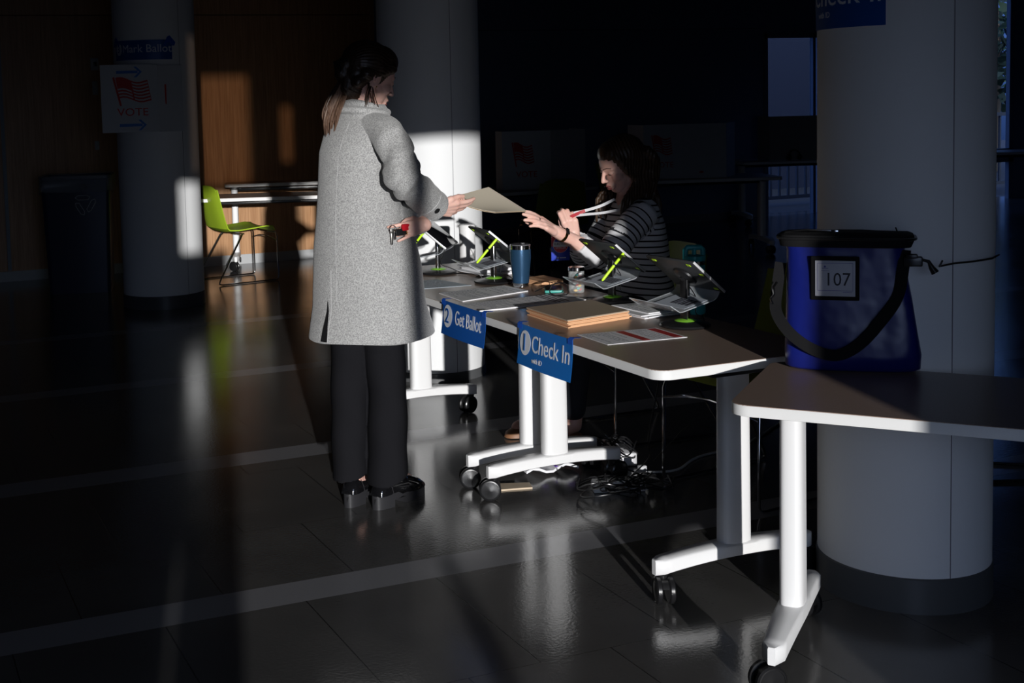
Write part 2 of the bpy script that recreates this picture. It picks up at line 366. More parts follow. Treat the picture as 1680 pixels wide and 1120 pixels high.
# ---------------------------------------------------------------- tables
def rrect(x0, y0, x1, y1, r_, k=7):
    P = []
    for cx, cy, a0 in ((x1-r_, y0+r_, -90), (x1-r_, y1-r_, 0), (x0+r_, y1-r_, 90), (x0+r_, y0+r_, 180)):
        for i in range(k): a = R(a0+90*i/(k-1)); P.append((cx+r_*cos(a), cy+r_*sin(a)))
    return P
def make_table(label, loc, rz, W=0.66, L=1.26, leg_in=0.085, legx=None, z=0.72, group=None, feet=(True, True), cast_rot=(20, -25, 60, 10), rcol=(0.052, 0.032)):
    "local x across the width 0..W, y along the length 0..L"
    t_ = thing('folding_training_table', label, 'table', loc, rz, group)
    top = MB(); top.poly(rrect(0.0015, 0.0015, W-0.0015, L-0.0015, 0.05), 0.028, Matrix.Translation((0, 0, z-0.028)))
    top.build('tabletop', LAM, t_, ang=30)
    P = rrect(0, 0, W, L, 0.052, 9); Pi = rrect(0.0025, 0.0025, W-0.0025, L-0.0025, 0.05, 9)
    eb = MB(); z0, z1 = z-0.032, z-0.0005
    eb.rings([[V((*p, z0+0.002)) for p in Pi], [V((*p, z0+0.003)) for p in P], [V((*p, z1-0.003)) for p in P], [V((*p, z1)) for p in Pi]], cap=False)
    eb.build('edge_band', EDGE, t_, ang=50)
    lx = W/2 if legx is None else legx
    MB().box((lx, L/2, z-0.06), (0.05, L-2*leg_in, 0.03), 0.004).build('beam', BLK, t_)
    for i, y in enumerate((leg_in, L-leg_in)):
        if not feet[i]: continue
        S = [V((lx+rcol[0]*((abs(cos(a))**0.6)*(1 if cos(a) > 0 else -1)), y+rcol[1]*((abs(sin(a))**0.6)*(1 if sin(a) > 0 else -1)), 0)) for a in [2*pi*k/32 for k in range(32)]]
        c = MB(); c.rings([[p+V((0, 0, 0.138)) for p in S], [V(((p.x-lx)*0.94+lx, (p.y-y)*0.94+y, z-0.05)) for p in S]])
        c.build('column', WHITE, t_, ang=60)
        MB().box((lx, y+(0.0 if i else 0.0), z-0.043), (0.20, 0.075, 0.022), 0.005).box((lx+0.06, y+(0.04 if i == 0 else -0.04), z-0.055), (0.16, 0.03, 0.03), 0.008).build('mounting_bracket', BLK, t_)
        f = MB(); hw = 0.29; R_ = []
        for k in range(25):
            u = -1+2*k/24; x = lx+u*hw; arch = 0.017*(1-u*u); wy = 0.027+0.010*(1-abs(u)**1.5)
            if abs(u) > 0.93: wy *= sqrt(max(0.0, 1-((abs(u)-0.93)/0.075)**2))
            zt, zb = 0.132+arch, 0.086+arch*1.3
            R_.append([V((x, y+sx*wy, zz)) for sx, zz in ((-1, zb+0.004), (-1, zt-0.006), (-0.8, zt), (0.8, zt), (1, zt-0.006), (1, zb+0.004), (0.8, zb), (-0.8, zb))])
        f.rings(R_); f.build('foot', WHITE, t_, ang=50)
        for j, sx in enumerate((-1, 1)):
            ca = MB(); ang_ = R(cast_rot[i*2+j]); M = Matrix.Translation((lx+sx*(hw-0.03), y, 0)) @ Matrix.Rotation(ang_, 4, 'Z')
            ca.lathe([(0.016, 0.066), (0.018, 0.088)], (0, 0, 0), 16, M=M)
            cr = Matrix.Rotation(R(90), 4, 'X'); off = Matrix.Translation((0.018, 0, 0.042))
            hood = [V((0.034*cos(a), 0.034*sin(a), 0)) for a in [R(20+160*k/10) for k in range(11)]]
            ca.poly([(p.x, p.y) for p in hood], 0.026, M @ off @ cr @ Matrix.Translation((0, 0, -0.013)))
            cobj = ca.build('caster', BLK, t_)
            wh = MB()
            for sy in (-1, 1):
                W_ = M @ off @ cr @ Matrix.Translation((0, 0, sy*0.019))
                wh.lathe([(0.018, -0.009), (0.036, -0.009), (0.0415, -0.005), (0.0415, 0.005), (0.037, 0.009), (0.034, 0.0095), (0.033, 0.0075), (0.010, 0.0085), (0.004, 0.0095)] if sy > 0 else [(0.004, -0.0095), (0.010, -0.0085), (0.033, -0.0075), (0.034, -0.0095), (0.037, -0.009), (0.0415, -0.005), (0.0415, 0.005), (0.036, 0.009), (0.018, 0.009)], (0, 0, 0), 32, M=W_)
            wh.build('wheel', BLK, cobj, ang=30)
    return t_
TX = 2.083
make_table('white edged table holding the Check In sign, nearer of the two joined tables', (TX, 3.066, 0), 0, L=1.264, legx=0.326, cast_rot=(-111, 20, 155, 10))
make_table('white edged table holding the Get Ballot sign, farther of the two joined tables', (TX, 4.333, 0), 0, L=1.264, legx=0.326, cast_rot=(160, 30, 20, 200))
a_bag = math.atan2(0.64, 0.768)
# bag table: local x = width direction (0.768, 0.64), local y = (-0.64, 0.768); it runs towards -y, so start at the far end
E1, E2 = V((0.64, -0.768, 0)), V((0.768, 0.64, 0))
c0 = V((2.018, 2.662, 0)); Lb = 1.30; org = c0 + E1*Lb
make_table('white edged table standing turned in front of the near pillar, carrying the blue bag', org, a_bag, W=0.575, L=Lb, leg_in=0.125, legx=0.205, cast_rot=(0, 0, 130, 60))
# tables at the back
def place_table(label, a, b_, W, **k):
    a, b_ = V((*a, 0)), V((*b_, 0)); d = (a-b_); L = d.length
    return make_table(label, b_, math.atan2(d.y, d.x)-pi/2, W=W, L=L, group=None, **k)
place_table('table under the left voting screen on the dark back wall side', (4.62, 9.43), (5.95, 9.60), 0.66)
place_table('table under the middle voting screen, its white edge toward the front pillar', (6.55, 9.82), (7.78, 9.42), 0.66)
place_table('farthest table, beside the back window and holding the plain grey screen', (9.0, 11.55), (10.25, 11.15), 0.62)
place_table('table left of the standing woman with a lime chair tucked in', (2.50, 10.72), (3.86, 10.27), 0.55, leg_in=0.10)
place_table('second table against the oak wall, behind the lime chair table', (3.06, 11.38), (4.25, 11.0), 0.32, z=0.79)
place_table('small table by the right window, beyond the near pillar', (11.75, 11.1), (12.9, 10.5), 0.6)

# ---------------------------------------------------------------- chairs (local: faces -x)
def make_chair(label, loc, rz, m_, group=None):
    t_ = thing('sled_chair', label, 'chair', loc, rz, group)
    prof = [(-0.25, 0.425), (-0.235, 0.447), (-0.18, 0.452), (-0.05, 0.440), (0.08, 0.430), (0.16, 0.436), (0.205, 0.47), (0.225, 0.54), (0.24, 0.62), (0.258, 0.72), (0.272, 0.80), (0.277, 0.835)]
    def shell(i0, i1):
        G = []
        for i in range(i0, i1):
            x, z = prof[i]; hw = 0.235 if i < 6 else 0.235-0.012*(i-6)
            row_ = []
            for k in range(13):
                v = -1+2*k/12; cup = 0.018*abs(v)**3
                hx = x - (cup if i >= 6 else 0)*1.4; hz = z + (cup if i < 6 else 0)
                if i == 0: hz -= 0.01*abs(v)**2
                if i == len(prof)-1: hz -= 0.05*abs(v)**5
                row_.append(V((hx, v*hw, hz)))
            G.append(row_)
        return G
    MB().sheet(shell(0, 7), 0.010).build('seat', m_, t_, ang=70)
    G = shell(6, 12)
    MB().sheet(G, 0.010).build('backrest', m_, t_, ang=70)
    for sy in (-1, 1):
        y = sy*0.245
        MB().tube([(-0.20, sy*0.20, 0.425), (-0.255, y*0.98, 0.418), (-0.268, y, 0.38), (-0.272, y, 0.03), (-0.262, y, 0.012), (-0.24, y, 0.0075), (0.25, y, 0.0075), (0.278, y, 0.014), (0.272, y, 0.04), (0.06, y*0.9, 0.385), (0.03, y*0.8, 0.42)], 0.0065, 8).build('leg', CHROME, t_)
    MB().tube([(-0.27, -0.245, 0.34), (-0.266, -0.12, 0.365), (-0.264, 0, 0.372), (-0.266, 0.12, 0.365), (-0.27, 0.245, 0.34)], 0.0055, 8).build('front_crossbar', CHROME, t_)
    MB().tube([(0.02, -0.2, 0.418), (0.02, 0, 0.408), (0.02, 0.2, 0.418)], 0.0055, 8).build('seat_bar', CHROME, t_)
    return t_
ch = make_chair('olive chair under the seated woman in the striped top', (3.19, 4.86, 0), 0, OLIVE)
def chair(loc, rz, label, m_=None):
    c = copy_tree(ch, loc=loc, rz=rz, label=label)
    if m_ is not None:
        for x in bpy.data.objects:
            if x.parent == c and x.name.split('.')[0] in ('seat', 'backrest'): x.data = x.data.copy(); x.data.materials[0] = m_
    return c
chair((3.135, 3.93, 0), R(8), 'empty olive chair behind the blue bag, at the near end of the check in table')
chair((2.965, 10.68, 0), pi+R(8), 'bright lime chair tucked under the left table beside the far pillar', LIME)
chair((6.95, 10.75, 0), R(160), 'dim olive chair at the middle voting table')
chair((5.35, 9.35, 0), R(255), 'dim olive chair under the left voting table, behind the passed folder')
# ---------------------------------------------------------------- signs
MX = lambda o, x, y, z: basis(o, x, y, z)
def hanging_sign(label, y0, y1, x, z0, z1, blue, number, words, small=None, tilt=0.0):
    "hangs on the -X side of the table edge; text reads towards -Y"
    t_ = thing('paper_sign', label, 'sign', (x, (y0+y1)/2, z0))
    Wd = abs(y0-y1); H = z1-z0; cx = (y0+y1)/2
    def P(u, v):   # u 0..1 left to right, v 0..1 bottom to top
        return V((x-0.004-0.012*(1-v)**2*(1+0.3*sin(3*u)) - 0.003*sin(pi*u), y0+(y1-y0)*u, z0+H*v + tilt*(u-0.5)))
    mb = MB(); mb.sheet([[P(u/12, v/8) for u in range(13)] for v in range(9)], 0.0009)
    mb.build('sheet', blue, t_, world=True)
    def flat(mb):  # map local (x right, y up, z out) text onto the sheet
        for v in mb.bm.verts:
            p = P(v.co.x/Wd, v.co.y/H); v.co = V((p.x-0.0012-v.co.z, p.y, p.z))
        return mb
    I = Matrix.Identity(4)
    mb = MB(); mb.poly(ring2d(Wd*0.145, H*0.57, Wd*0.108, Wd*0.118), 0.0005); flat(mb).build('number_disc', SIGNW, t_, world=True)
    mb = MB(); add_text(mb, number, H*0.62, Matrix.Translation((Wd*0.145, H*0.56, 0.0035))); flat(mb).build('number', blue, t_, world=True, smooth=False)
    mb = MB(); add_text(mb, words, H*0.60, Matrix.Translation((Wd*0.62, H*0.58, 0.0004)), sx=(0.84 if small else 0.68)); 
    if small:
        m2 = MB(); add_text(m2, small, H*0.17, Matrix.Translation((Wd*0.40, H*0.20, 0.0004))); flat(m2).build('small_lettering', SIGNW, t_, world=True, smooth=False)
    flat(mb).build('lettering', SIGNW, t_, world=True, smooth=False)
    for u, s_ in ((0.03, 1), (0.97, -1)):
        p = P(u, 1.0); mb = MB()
        mb.sheet([[p+V((-0.003, 0.016*s_*k, -0.016)) , p+V((-0.003, 0.016*s_*k, 0.0)), p+V((0.004, 0.012*s_*k+0.004*s_, 0.006)), p+V((0.03, 0.010*s_*k+0.006*s_, 0.0045))] for k in (-1, 0, 1)], 0.0004)
        mb.build('tape', TAPE, t_, world=True)
    return t_
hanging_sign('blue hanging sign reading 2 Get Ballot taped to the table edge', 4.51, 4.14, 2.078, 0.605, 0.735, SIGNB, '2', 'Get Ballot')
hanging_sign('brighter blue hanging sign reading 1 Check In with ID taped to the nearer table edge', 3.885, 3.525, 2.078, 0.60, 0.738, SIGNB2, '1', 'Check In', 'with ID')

def curved(mb, C, r_, a0, z0):
    "wrap flat geometry (x along the surface, y up, z out) onto a pillar; x=0 at angle a0"
    for v in mb.bm.verts:
        a = a0 + v.co.x/r_; rr_ = r_+0.002+v.co.z; z = z0+v.co.y
        v.co = V((C[0]+rr_*cos(a), C[1]+rr_*sin(a), z))
    return mb
def curved_sheet(mb, x0, x1, y0, y1, th=0.001, k=28):
    mb.sheet([[V((x0+(x1-x0)*i/k, y, th)) for i in range(k+1)] for y in (y0, y1)], th); return mb
def pillar_sign(label, C, r_, a0, a1, z0, z1, number, words, small, blue, tsize, dx=0.0):
    t_ = thing('paper_sign', label, 'sign', (C[0]+r_*cos((a0+a1)/2), C[1]+r_*sin((a0+a1)/2), z0))
    Wd = (a1-a0)*r_; H = z1-z0
    curved(curved_sheet(MB(), 0, Wd, 0, H), C, r_, a0, z0).build('sheet', blue, t_, world=True)
    mb = MB(); mb.poly(ring2d(0.050, H*0.55, 0.034, 0.045), 0.0006, Matrix.Translation((0, 0, 0.0012))); curved(mb, C, r_, a0, z0).build('number_disc', SIGNW, t_, world=True)
    mb = MB(); add_text(mb, number, H*0.5, Matrix.Translation((0.050, H*0.55, 0.0045))); curved(mb, C, r_, a0, z0).build('number', blue, t_, world=True, smooth=False)
    mb = MB(); add_text(mb, words, tsize, Matrix.Translation((0.095+dx, H*0.55, 0.0014)), align='LEFT')
    if small: m2 = MB(); add_text(m2, small, 0.024, Matrix.Translation((0.14, 0.040, 0.0014)), align='LEFT'); curved(m2, C, r_, a0, z0).build('small_lettering', SIGNW, t_, world=True, smooth=False)
    curved(mb, C, r_, a0, z0).build('lettering', SIGNW, t_, world=True, smooth=False)
    return t_, Wd, H
pillar_sign('dark blue Check In sign wrapped round the near pillar at the top', PR, 0.2475, R(122), R(214), 1.69, 1.86, '1', 'Check In', 'with ID', SIGNB, 0.088)
ts, Wd, H = pillar_sign('dark blue sign reading 3 Mark Ballot taped round the far pillar', PL, 0.31, R(-167), R(-78), 1.865, 2.01, '3', 'Mark Ballot', None, SIGNB, 0.083, -0.004)
for x in (0.015, Wd-0.015):
    mb = MB(); mb.poly([(x-0.05, 0.10), (x+0.035, 0.10), (x+0.045, 0.125), (x, 0.175), (x-0.02, 0.165)], 0.0008, Matrix.Translation((0, 0, 0.002))); curved(mb, PL, 0.31, R(-167), 1.865).build('tape', TAPE, ts, world=True)

# flag drawing: pole, canton, waving stripes
def wave(u): return 0.030*sin(u*2*pi*1.05+0.4) - 0.05*u
def flag_shape(mb, s=1.0, M=Matrix.Identity(4), th=0.0006, pole_only=False):
    def q(pts): mb.poly([(p[0]*s, p[1]*s) for p in pts], th, M)
    q([(-0.02, 0.30), (0.0, 0.315), (0.065, -0.11), (0.045, -0.11)])
    if pole_only: return mb
    def band(u0, u1, v0, v1, k=8):
        top = [(0.01+0.32*u+0.05*(1-v1)*0.7, 0.29-0.30*(1-v1)+wave(u)*0.9) for u in [u0+(u1-u0)*i/k for i in range(k+1)]]
        bot = [(0.01+0.32*u+0.05*(1-v0)*0.7, 0.29-0.30*(1-v0)+wave(u)*0.9) for u in [u0+(u1-u0)*i/k for i in range(k+1)]]
        q(bot+top[::-1])
    band(0.0, 0.46, 0.46, 1.0)
    n_ = 7
    for i in range(n_):
        v1 = 1-(i*2)/(2*n_-1); v0 = v1-1/(2*n_-1)
        if v0 > 0.45: band(0.46, 1.0, v0, v1)
        else: band(0.0, 1.0, max(v0, 0), v1)
    band(0.44, 0.49, 0, 1, 2); band(0.985, 1.0, 0, 1, 2)
    return mb
def arrow(mb, x0, x1, y, s, M, th=0.0006):
    mb.poly([(x0, y-s*0.3), (x1, y-s*0.3), (x1, y+s*0.3), (x0, y+s*0.3)], th, M)
    for d in (1, -1): mb.poly([(x1-0.9*s, y+d*1.15*s), (x1-0.3*s, y+d*1.15*s), (x1+0.9*s, y), (x1+0.3*s, y)][::d], th, M)
    return mb
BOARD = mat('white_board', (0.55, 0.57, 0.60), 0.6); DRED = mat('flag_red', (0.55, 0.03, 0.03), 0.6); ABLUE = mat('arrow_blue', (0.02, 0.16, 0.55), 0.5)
# folded board in front of the far pillar
t_ = thing('folded_poster_board', 'white folded board with red flag, VOTE and two blue arrows on the far pillar', 'sign', (1.85, 9.40, 1.33))
a = V((1.640, 9.44, 0)); b_ = V((2.045, 9.375, 0)); c_ = V((2.235, 9.398, 0))
d1 = (b_-a).normalized(); d2 = (c_-b_).normalized(); nrm = V((d1.y, -d1.x, 0)); nrm2 = V((d2.y, -d2.x, 0))
W1 = (b_-a).length; W2 = (c_-b_).length
M1 = basis((a.x, a.y, 1.335), d1, (0, 0, 1), nrm); M2 = basis((b_.x, b_.y, 1.335), d2, (0, 0, 1), nrm2)
mb = MB(); mb.box((W1/2, 0.2475, 0), (W1, 0.495, 0.004), M=M1); mb.build('front_panel', BOARD, t_, world=True)
mb = MB(); mb.box((W2/2, 0.2425, 0), (W2, 0.49, 0.004), M=M2); mb.build('side_panel', BOARD, t_, world=True)
mb = MB(); flag_shape(mb, 1.0, M1 @ Matrix.Translation((0.10, 0.250, 0.0022)) @ Matrix.Diagonal((0.72, 0.50, 1, 1))); add_text(mb, 'VOTE', 0.080, M1 @ Matrix.Translation((0.225, 0.145, 0.0026)), sx=1.12); mb.build('flag_print', DRED, t_, world=True, smooth=False)
for xa, xb, ya in ((0.115, 0.27, 0.440), (0.125, 0.29, 0.052)): arrow(MB(), xa, xb, ya, 0.034, M1 @ Matrix.Translation((0, 0, 0.0022))).build('arrow_print', ABLUE, t_, world=True, smooth=False)
mb = MB(); mb.poly([(0.055, 0.20), (0.064, 0.20), (0.066, 0.345), (0.052, 0.345)], 0.0006, M2 @ Matrix.Translation((0, 0, 0.0022))); mb.build('pole_print', DRED, t_, world=True, smooth=False)

def booth(name, label, pts, z, h, flagp, m_):
    t_ = thing('voting_privacy_screen', label, 'voting screen', (sum(p[0] for p in pts)/len(pts), sum(p[1] for p in pts)/len(pts), z))
    for i, (a, b_) in enumerate(zip(pts, pts[1:])):
        a, b_ = V((*a, 0)), V((*b_, 0)); d = (b_-a).normalized(); L = (b_-a).length; n_ = V((d.y, -d.x, 0))
        M = basis((a.x, a.y, z), d, (0, 0, 1), n_)
        MB().box((L/2, h/2, 0), (L, h, 0.004), M=M).build('panel', m_, t_, world=True)
        if i == flagp:
            mb = MB(); flag_shape(mb, 0.50, M @ Matrix.Translation((L*0.22, h*0.50, 0.0024))); add_text(mb, 'VOTE', 0.072, M @ Matrix.Translation((L*0.5, h*0.255, 0.003))); mb.build('flag_print', DRED, t_, world=True, smooth=False)
        if i == flagp+1 and flagp >= 0:
            mb = MB(); mb.poly(ring2d(L*0.42, 0.055, 0.022, 0.010, 10), 0.0005, M @ Matrix.Translation((0, 0, 0.0024))); mb.build('small_print', DRED, t_, world=True, smooth=False)
    return t_
zb = 0.721
booth('a', 'white folding screen with red flag and VOTE, left of the seated woman', [(5.07, 9.86), (5.07, 9.74), (5.46, 9.60), (5.82, 9.63), (5.87, 9.98)], zb, 0.50, 1, BOARD)
booth('b', 'white folding screen with red flag and VOTE, right behind the seated woman', [(6.68, 10.28), (6.68, 10.02), (7.00, 9.86), (7.37, 9.72), (7.62, 9.92)], zb, 0.50, 1, BOARD)
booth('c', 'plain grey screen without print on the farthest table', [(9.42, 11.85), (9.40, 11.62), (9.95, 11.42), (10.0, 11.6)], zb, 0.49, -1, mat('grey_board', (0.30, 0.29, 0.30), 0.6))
t_ = thing('headphones', 'black headphones lying before the plain grey screen', 'headphones', (9.58, 11.42, 0.72))
MB().tube([(-0.07, 0, 0.035), (-0.065, 0, 0.085), (-0.03, 0.01, 0.115), (0.03, 0.01, 0.115), (0.065, 0, 0.085), (0.07, 0, 0.035)], 0.009, 10).build('headband', BLK, t_)
for x in (-0.07, 0.07): MB().ell((x, 0, 0.038), (0.02, 0.035, 0.036)).build('ear_cup', BLK, t_)

# wall switches on the oak wall
sw = mat('switch_plate', (0.45, 0.47, 0.5), 0.5)
for (x0, x1, z0, z1, lab) in ((1.93, 2.0, 1.86, 1.97, 'square pale control panel with a dark display on the oak wall, topmost of three'), (1.935, 1.985, 1.64, 1.76, 'plain pale wall plate half hidden beside the folded board, middle of three'), (1.935, 1.975, 1.14, 1.22, 'small pale light switch on the oak wall, lowest of three')):
    t_ = thing('wall_switch', lab, 'switch', ((x0+x1)/2+0.03, WY-0.012, (z0+z1)/2)); Wd, H = x1-x0, z1-z0
    MB().box((0, 0.006, 0), (Wd, 0.012, H), 0.003).build('plate', sw, t_)
    MB().box((0.006, -0.002, 0.0), (Wd*0.42, 0.005, H*0.35), 0.001).build('button', BLK if H > 0.1 and z0 > 1.8 else sw, t_)

# recycling bin
t_ = thing('recycling_bin', 'dark navy recycling bin with a clear liner folded over its rim', 'bin', (1.66, 10.85, 0), R(-14))
NAVY = mat('bin_navy', (0.008, 0.014, 0.045), 0.45); LINER = mat('clear_liner', (0.35, 0.38, 0.42), 0.25, alpha=0.35)
def sq(w_, d_, z, r_=0.04): return [V((p[0], p[1], z)) for p in rrect(-w_/2, -d_/2, w_/2, d_/2, r_)]
mb = MB(); mb.rings([sq(0.50, 0.42, 0.0), sq(0.56, 0.48, 0.94), sq(0.575, 0.495, 0.945), sq(0.575, 0.495, 0.965), sq(0.53, 0.45, 0.965), sq(0.48, 0.40, 0.3)]); mb.build('bin_body', NAVY, t_, ang=50)
rnd = random.Random(3); Rr = []
for i in range(8):
    q = sq(0.585+0.004*rnd.random(), 0.505, 0.975-0.020*i, 0.05)
    Rr.append([p+V((0.004*sin(k*1.7+i), 0.006*sin(k*2.1+i*0.4), (0.022*sin(k*0.8)*i/8))) for k, p in enumerate(q)])
mb = MB(); mb.rings(Rr, cap=False); mb.tube([(0.06, -0.26, 0.90), (0.075, -0.275, 0.87), (0.06, -0.265, 0.84)], [0.02, 0.028, 0.004]); mb.build('bin_liner', LINER, t_)
mb = MB(); M = basis((0.07, -0.2485, 0.74), (1, 0, 0), (0, -0.045, 1), (0, -1, 0.045))
for k in range(3):
    A = Matrix.Rotation(2*pi*k/3, 4, 'Z')
    for (p, q) in (((-0.035, 0.028), (0.020, 0.028)), ((-0.035, 0.052), (0.012, 0.052)), ((-0.035, 0.028), (-0.050, 0.040)), ((-0.050, 0.040), (-0.035, 0.052)), ((0.020, 0.028), (0.030, 0.044)), ((0.012, 0.052), (0.030, 0.044))):
        a, b_ = V((*p, 0)), V((*q, 0)); mb.tube([a, b_], 0.0022, 6, M=M @ Matrix.Scale(1.5, 4) @ A @ Matrix.Translation((0, -0.005, 0.0)))
mb.build('recycling_mark', mat('mark_white', (0.5, 0.5, 0.5), 0.5), t_)

# ---------------------------------------------------------------- blue bag
BLUE = mat('bag_nylon_blue', (0.006, 0.012, 0.145), 0.33, spec=0.7, bump=(5, 0.022))
e = V((0.745, -0.667, 0)); nb = V((0.667, 0.745, 0))
t_ = thing('zip_top_carrier_bag', 'blue nylon carrier bag with a black strap and a card reading 107', 'bag', (2.418, 2.926, 0.7205)); t_.rotation_euler = (0, 0, math.atan2(e.y, e.x))
def bagring(z, x0, x1, d, off=0.0, k=40, pw=0.45):
    out = []
    for i in range(k):
        a = 2*pi*i/k; ca, sa = cos(a), sin(a)
        x = (x0+x1)/2+(x1-x0)/2*(abs(ca)**pw)*(1 if ca > 0 else -1); y = 0.055+off+d/2*(abs(sa)**pw)*(1 if sa > 0 else -1)
        f = 0.006*sin(x*26+z*9)*sin(pi*min(1, z/0.36)) + 0.005*sin(z*24-x*14)
        out.append(V((x, y+(f if sa < 0 else 0), z)))
    return out
mb = MB(); prof = [(0.002, 0.015, 0.345, 0.13), (0.010, 0.0, 0.362, 0.15), (0.05, -0.002, 0.364, 0.155), (0.12, 0.0, 0.352, 0.15), (0.20, 0.002, 0.340, 0.14), (0.28, 0.004, 0.325, 0.13), (0.34, 0.004, 0.318, 0.12), (0.365, -0.004, 0.322, 0.125)]
mb.rings([bagring(z, x0, x1, d) for z, x0, x1, d in prof]); mb.build('bag_body', BLUE, t_, ang=80)
mb = MB(); mb.rings([bagring(0.352, -0.014, 0.336, 0.145), bagring(0.374, -0.018, 0.345, 0.155), bagring(0.385, -0.014, 0.342, 0.15), bagring(0.390, 0.0, 0.33, 0.12)]); mb.build('zip_lid', MBLK, t_)
mb = MB(); mb.tube([bagring(0.376, -0.020, 0.347, 0.159)[i] for i in range(40)], 0.0045, 8, closed=True); mb.build('piping', BLK, t_)
mb = MB(); mb.tube([(0.0, 0.03, 0.392), (0.06, 0.025, 0.398), (0.13, 0.03, 0.395)], 0.003, 6).box((0.135, 0.03, 0.393), (0.02, 0.012, 0.01), 0.002); mb.build('zip_pull', CHROME, t_)
# strap loops across the front from left to right
SP = [V((-0.012, 0.05, 0.30)), V((-0.022, 0.02, 0.22)), V((-0.022, -0.012, 0.165)), V((0.015, -0.034, 0.11)), V((0.075, -0.042, 0.068)), V((0.14, -0.043, 0.052)), V((0.20, -0.041, 0.085)), V((0.255, -0.034, 0.150)), V((0.298, -0.010, 0.215)), V((0.312, -0.006, 0.29)), V((0.318, 0.01, 0.345))]
def crv(P, k=5):
    out = []
    for i in range(len(P)-1):
        p0, p1, p2, p3 = P[max(i-1, 0)], P[i], P[i+1], P[min(i+2, len(P)-1)]
        for j in range(k):
            t = j/k; out.append(0.5*((2*p1)+(p2-p0)*t+(2*p0-5*p1+4*p2-p3)*t*t+(3*p1-p0-3*p2+p3)*t**3))
    out.append(P[-1]); return out
def ribbon(P, w_, nrm, th=0.002, k=5, taper=None):
    Q = crv([V(p) for p in P], k); G = []
    for i, p in enumerate(Q):
        tg = (Q[min(i+1, len(Q)-1)]-Q[max(i-1, 0)]).normalized(); n_ = nrm(i/(len(Q)-1)) if callable(nrm) else V(nrm)
        s_ = tg.cross(n_).normalized(); G.append([p-s_*w_/2, p, p+s_*w_/2])
    return MB().sheet(G, th)
ribbon(SP, 0.032, (0, -1, 0)).build('strap', MBLK, t_)
mb = MB(); mb.tube([(-0.020, 0.0, 0.25), (-0.03, -0.003, 0.235), (-0.028, 0, 0.215), (-0.038, 0, 0.20), (-0.032, 0, 0.185)], 0.0035, 8); mb.build('strap_clip', CHROME, t_)
fy = -0.021
cardf = MB().box((0.136, fy-0.004, 0.267), (0.128, 0.004, 0.124), 0.003); cf = cardf.build('card_holder', MBLK, t_)
MB().box((0.136, fy-0.0085, 0.267), (0.106, 0.003, 0.100), 0.001).build('card', mat('card_paper', (0.45, 0.46, 0.52), 0.5), cf)
M = basis((0.136, fy-0.0102, 0.267), (1, 0, 0), (0, 0, 1), (0, -1, 0))
mb = MB(); add_text(mb, '107', 0.052, M @ Matrix.Translation((0.006, -0.004, 0.0003)), sx=0.9); mb.build('card_number', INK, cf, smooth=False)
mb = MB()
for x0, x1, y0, y1 in ((-0.047, 0.047, 0.0425, 0.0437), (-0.047, 0.047, -0.0345, -0.0335), (-0.047, -0.046, -0.034, 0.043), (0.046, 0.047, -0.034, 0.043), (-0.035, -0.018, 0.028, 0.0295), (-0.037, -0.016, 0.0215, 0.0225), (0.02, 0.045, -0.0385, -0.0378)): mb.box(((x0+x1)/2, (y0+y1)/2, 0.0004), (x1-x0, y1-y0, 0.0006), M=M)
mb.poly(ring2d(-0.027, 0.0335, 0.003, 0.003, 8), 0.0005, M); mb.build('card_border', mat('border_violet', (0.10, 0.09, 0.3), 0.5), cf, smooth=False)
# padlock buckle at the bag's top right
mb = MB(); mb.box((0.338, 0.0, 0.315), (0.05, 0.018, 0.028), 0.004).box((0.335, -0.004, 0.33), (0.03, 0.02, 0.012), 0.003).build('buckle', BLK, t_)
MB().tube([(0.36, 0.0, 0.32), (0.378, 0.0, 0.315), (0.386, 0, 0.298), (0.395, 0, 0.284)], [0.004, 0.005, 0.008, 0.011]).build('zip_tag', BLK, t_)
MB().tube([(0.30, 0.05, 0.39), (0.295, 0.045, 0.404)], 0.002).build('loose_thread_tie', BLK, t_)
tag(MB().tube([pmat(t_) @ V((0.412, -0.006, 0.318)), (2.735, 2.67, 1.020), (2.80, 2.682, 1.022), (2.874, 2.683, 1.022), (2.96, 2.700, 1.022), (3.04, 2.748, 1.022)], 0.0028, 8).build('cord', BLK), 'thin black cord from the bag buckle running across the near pillar', 'cord')
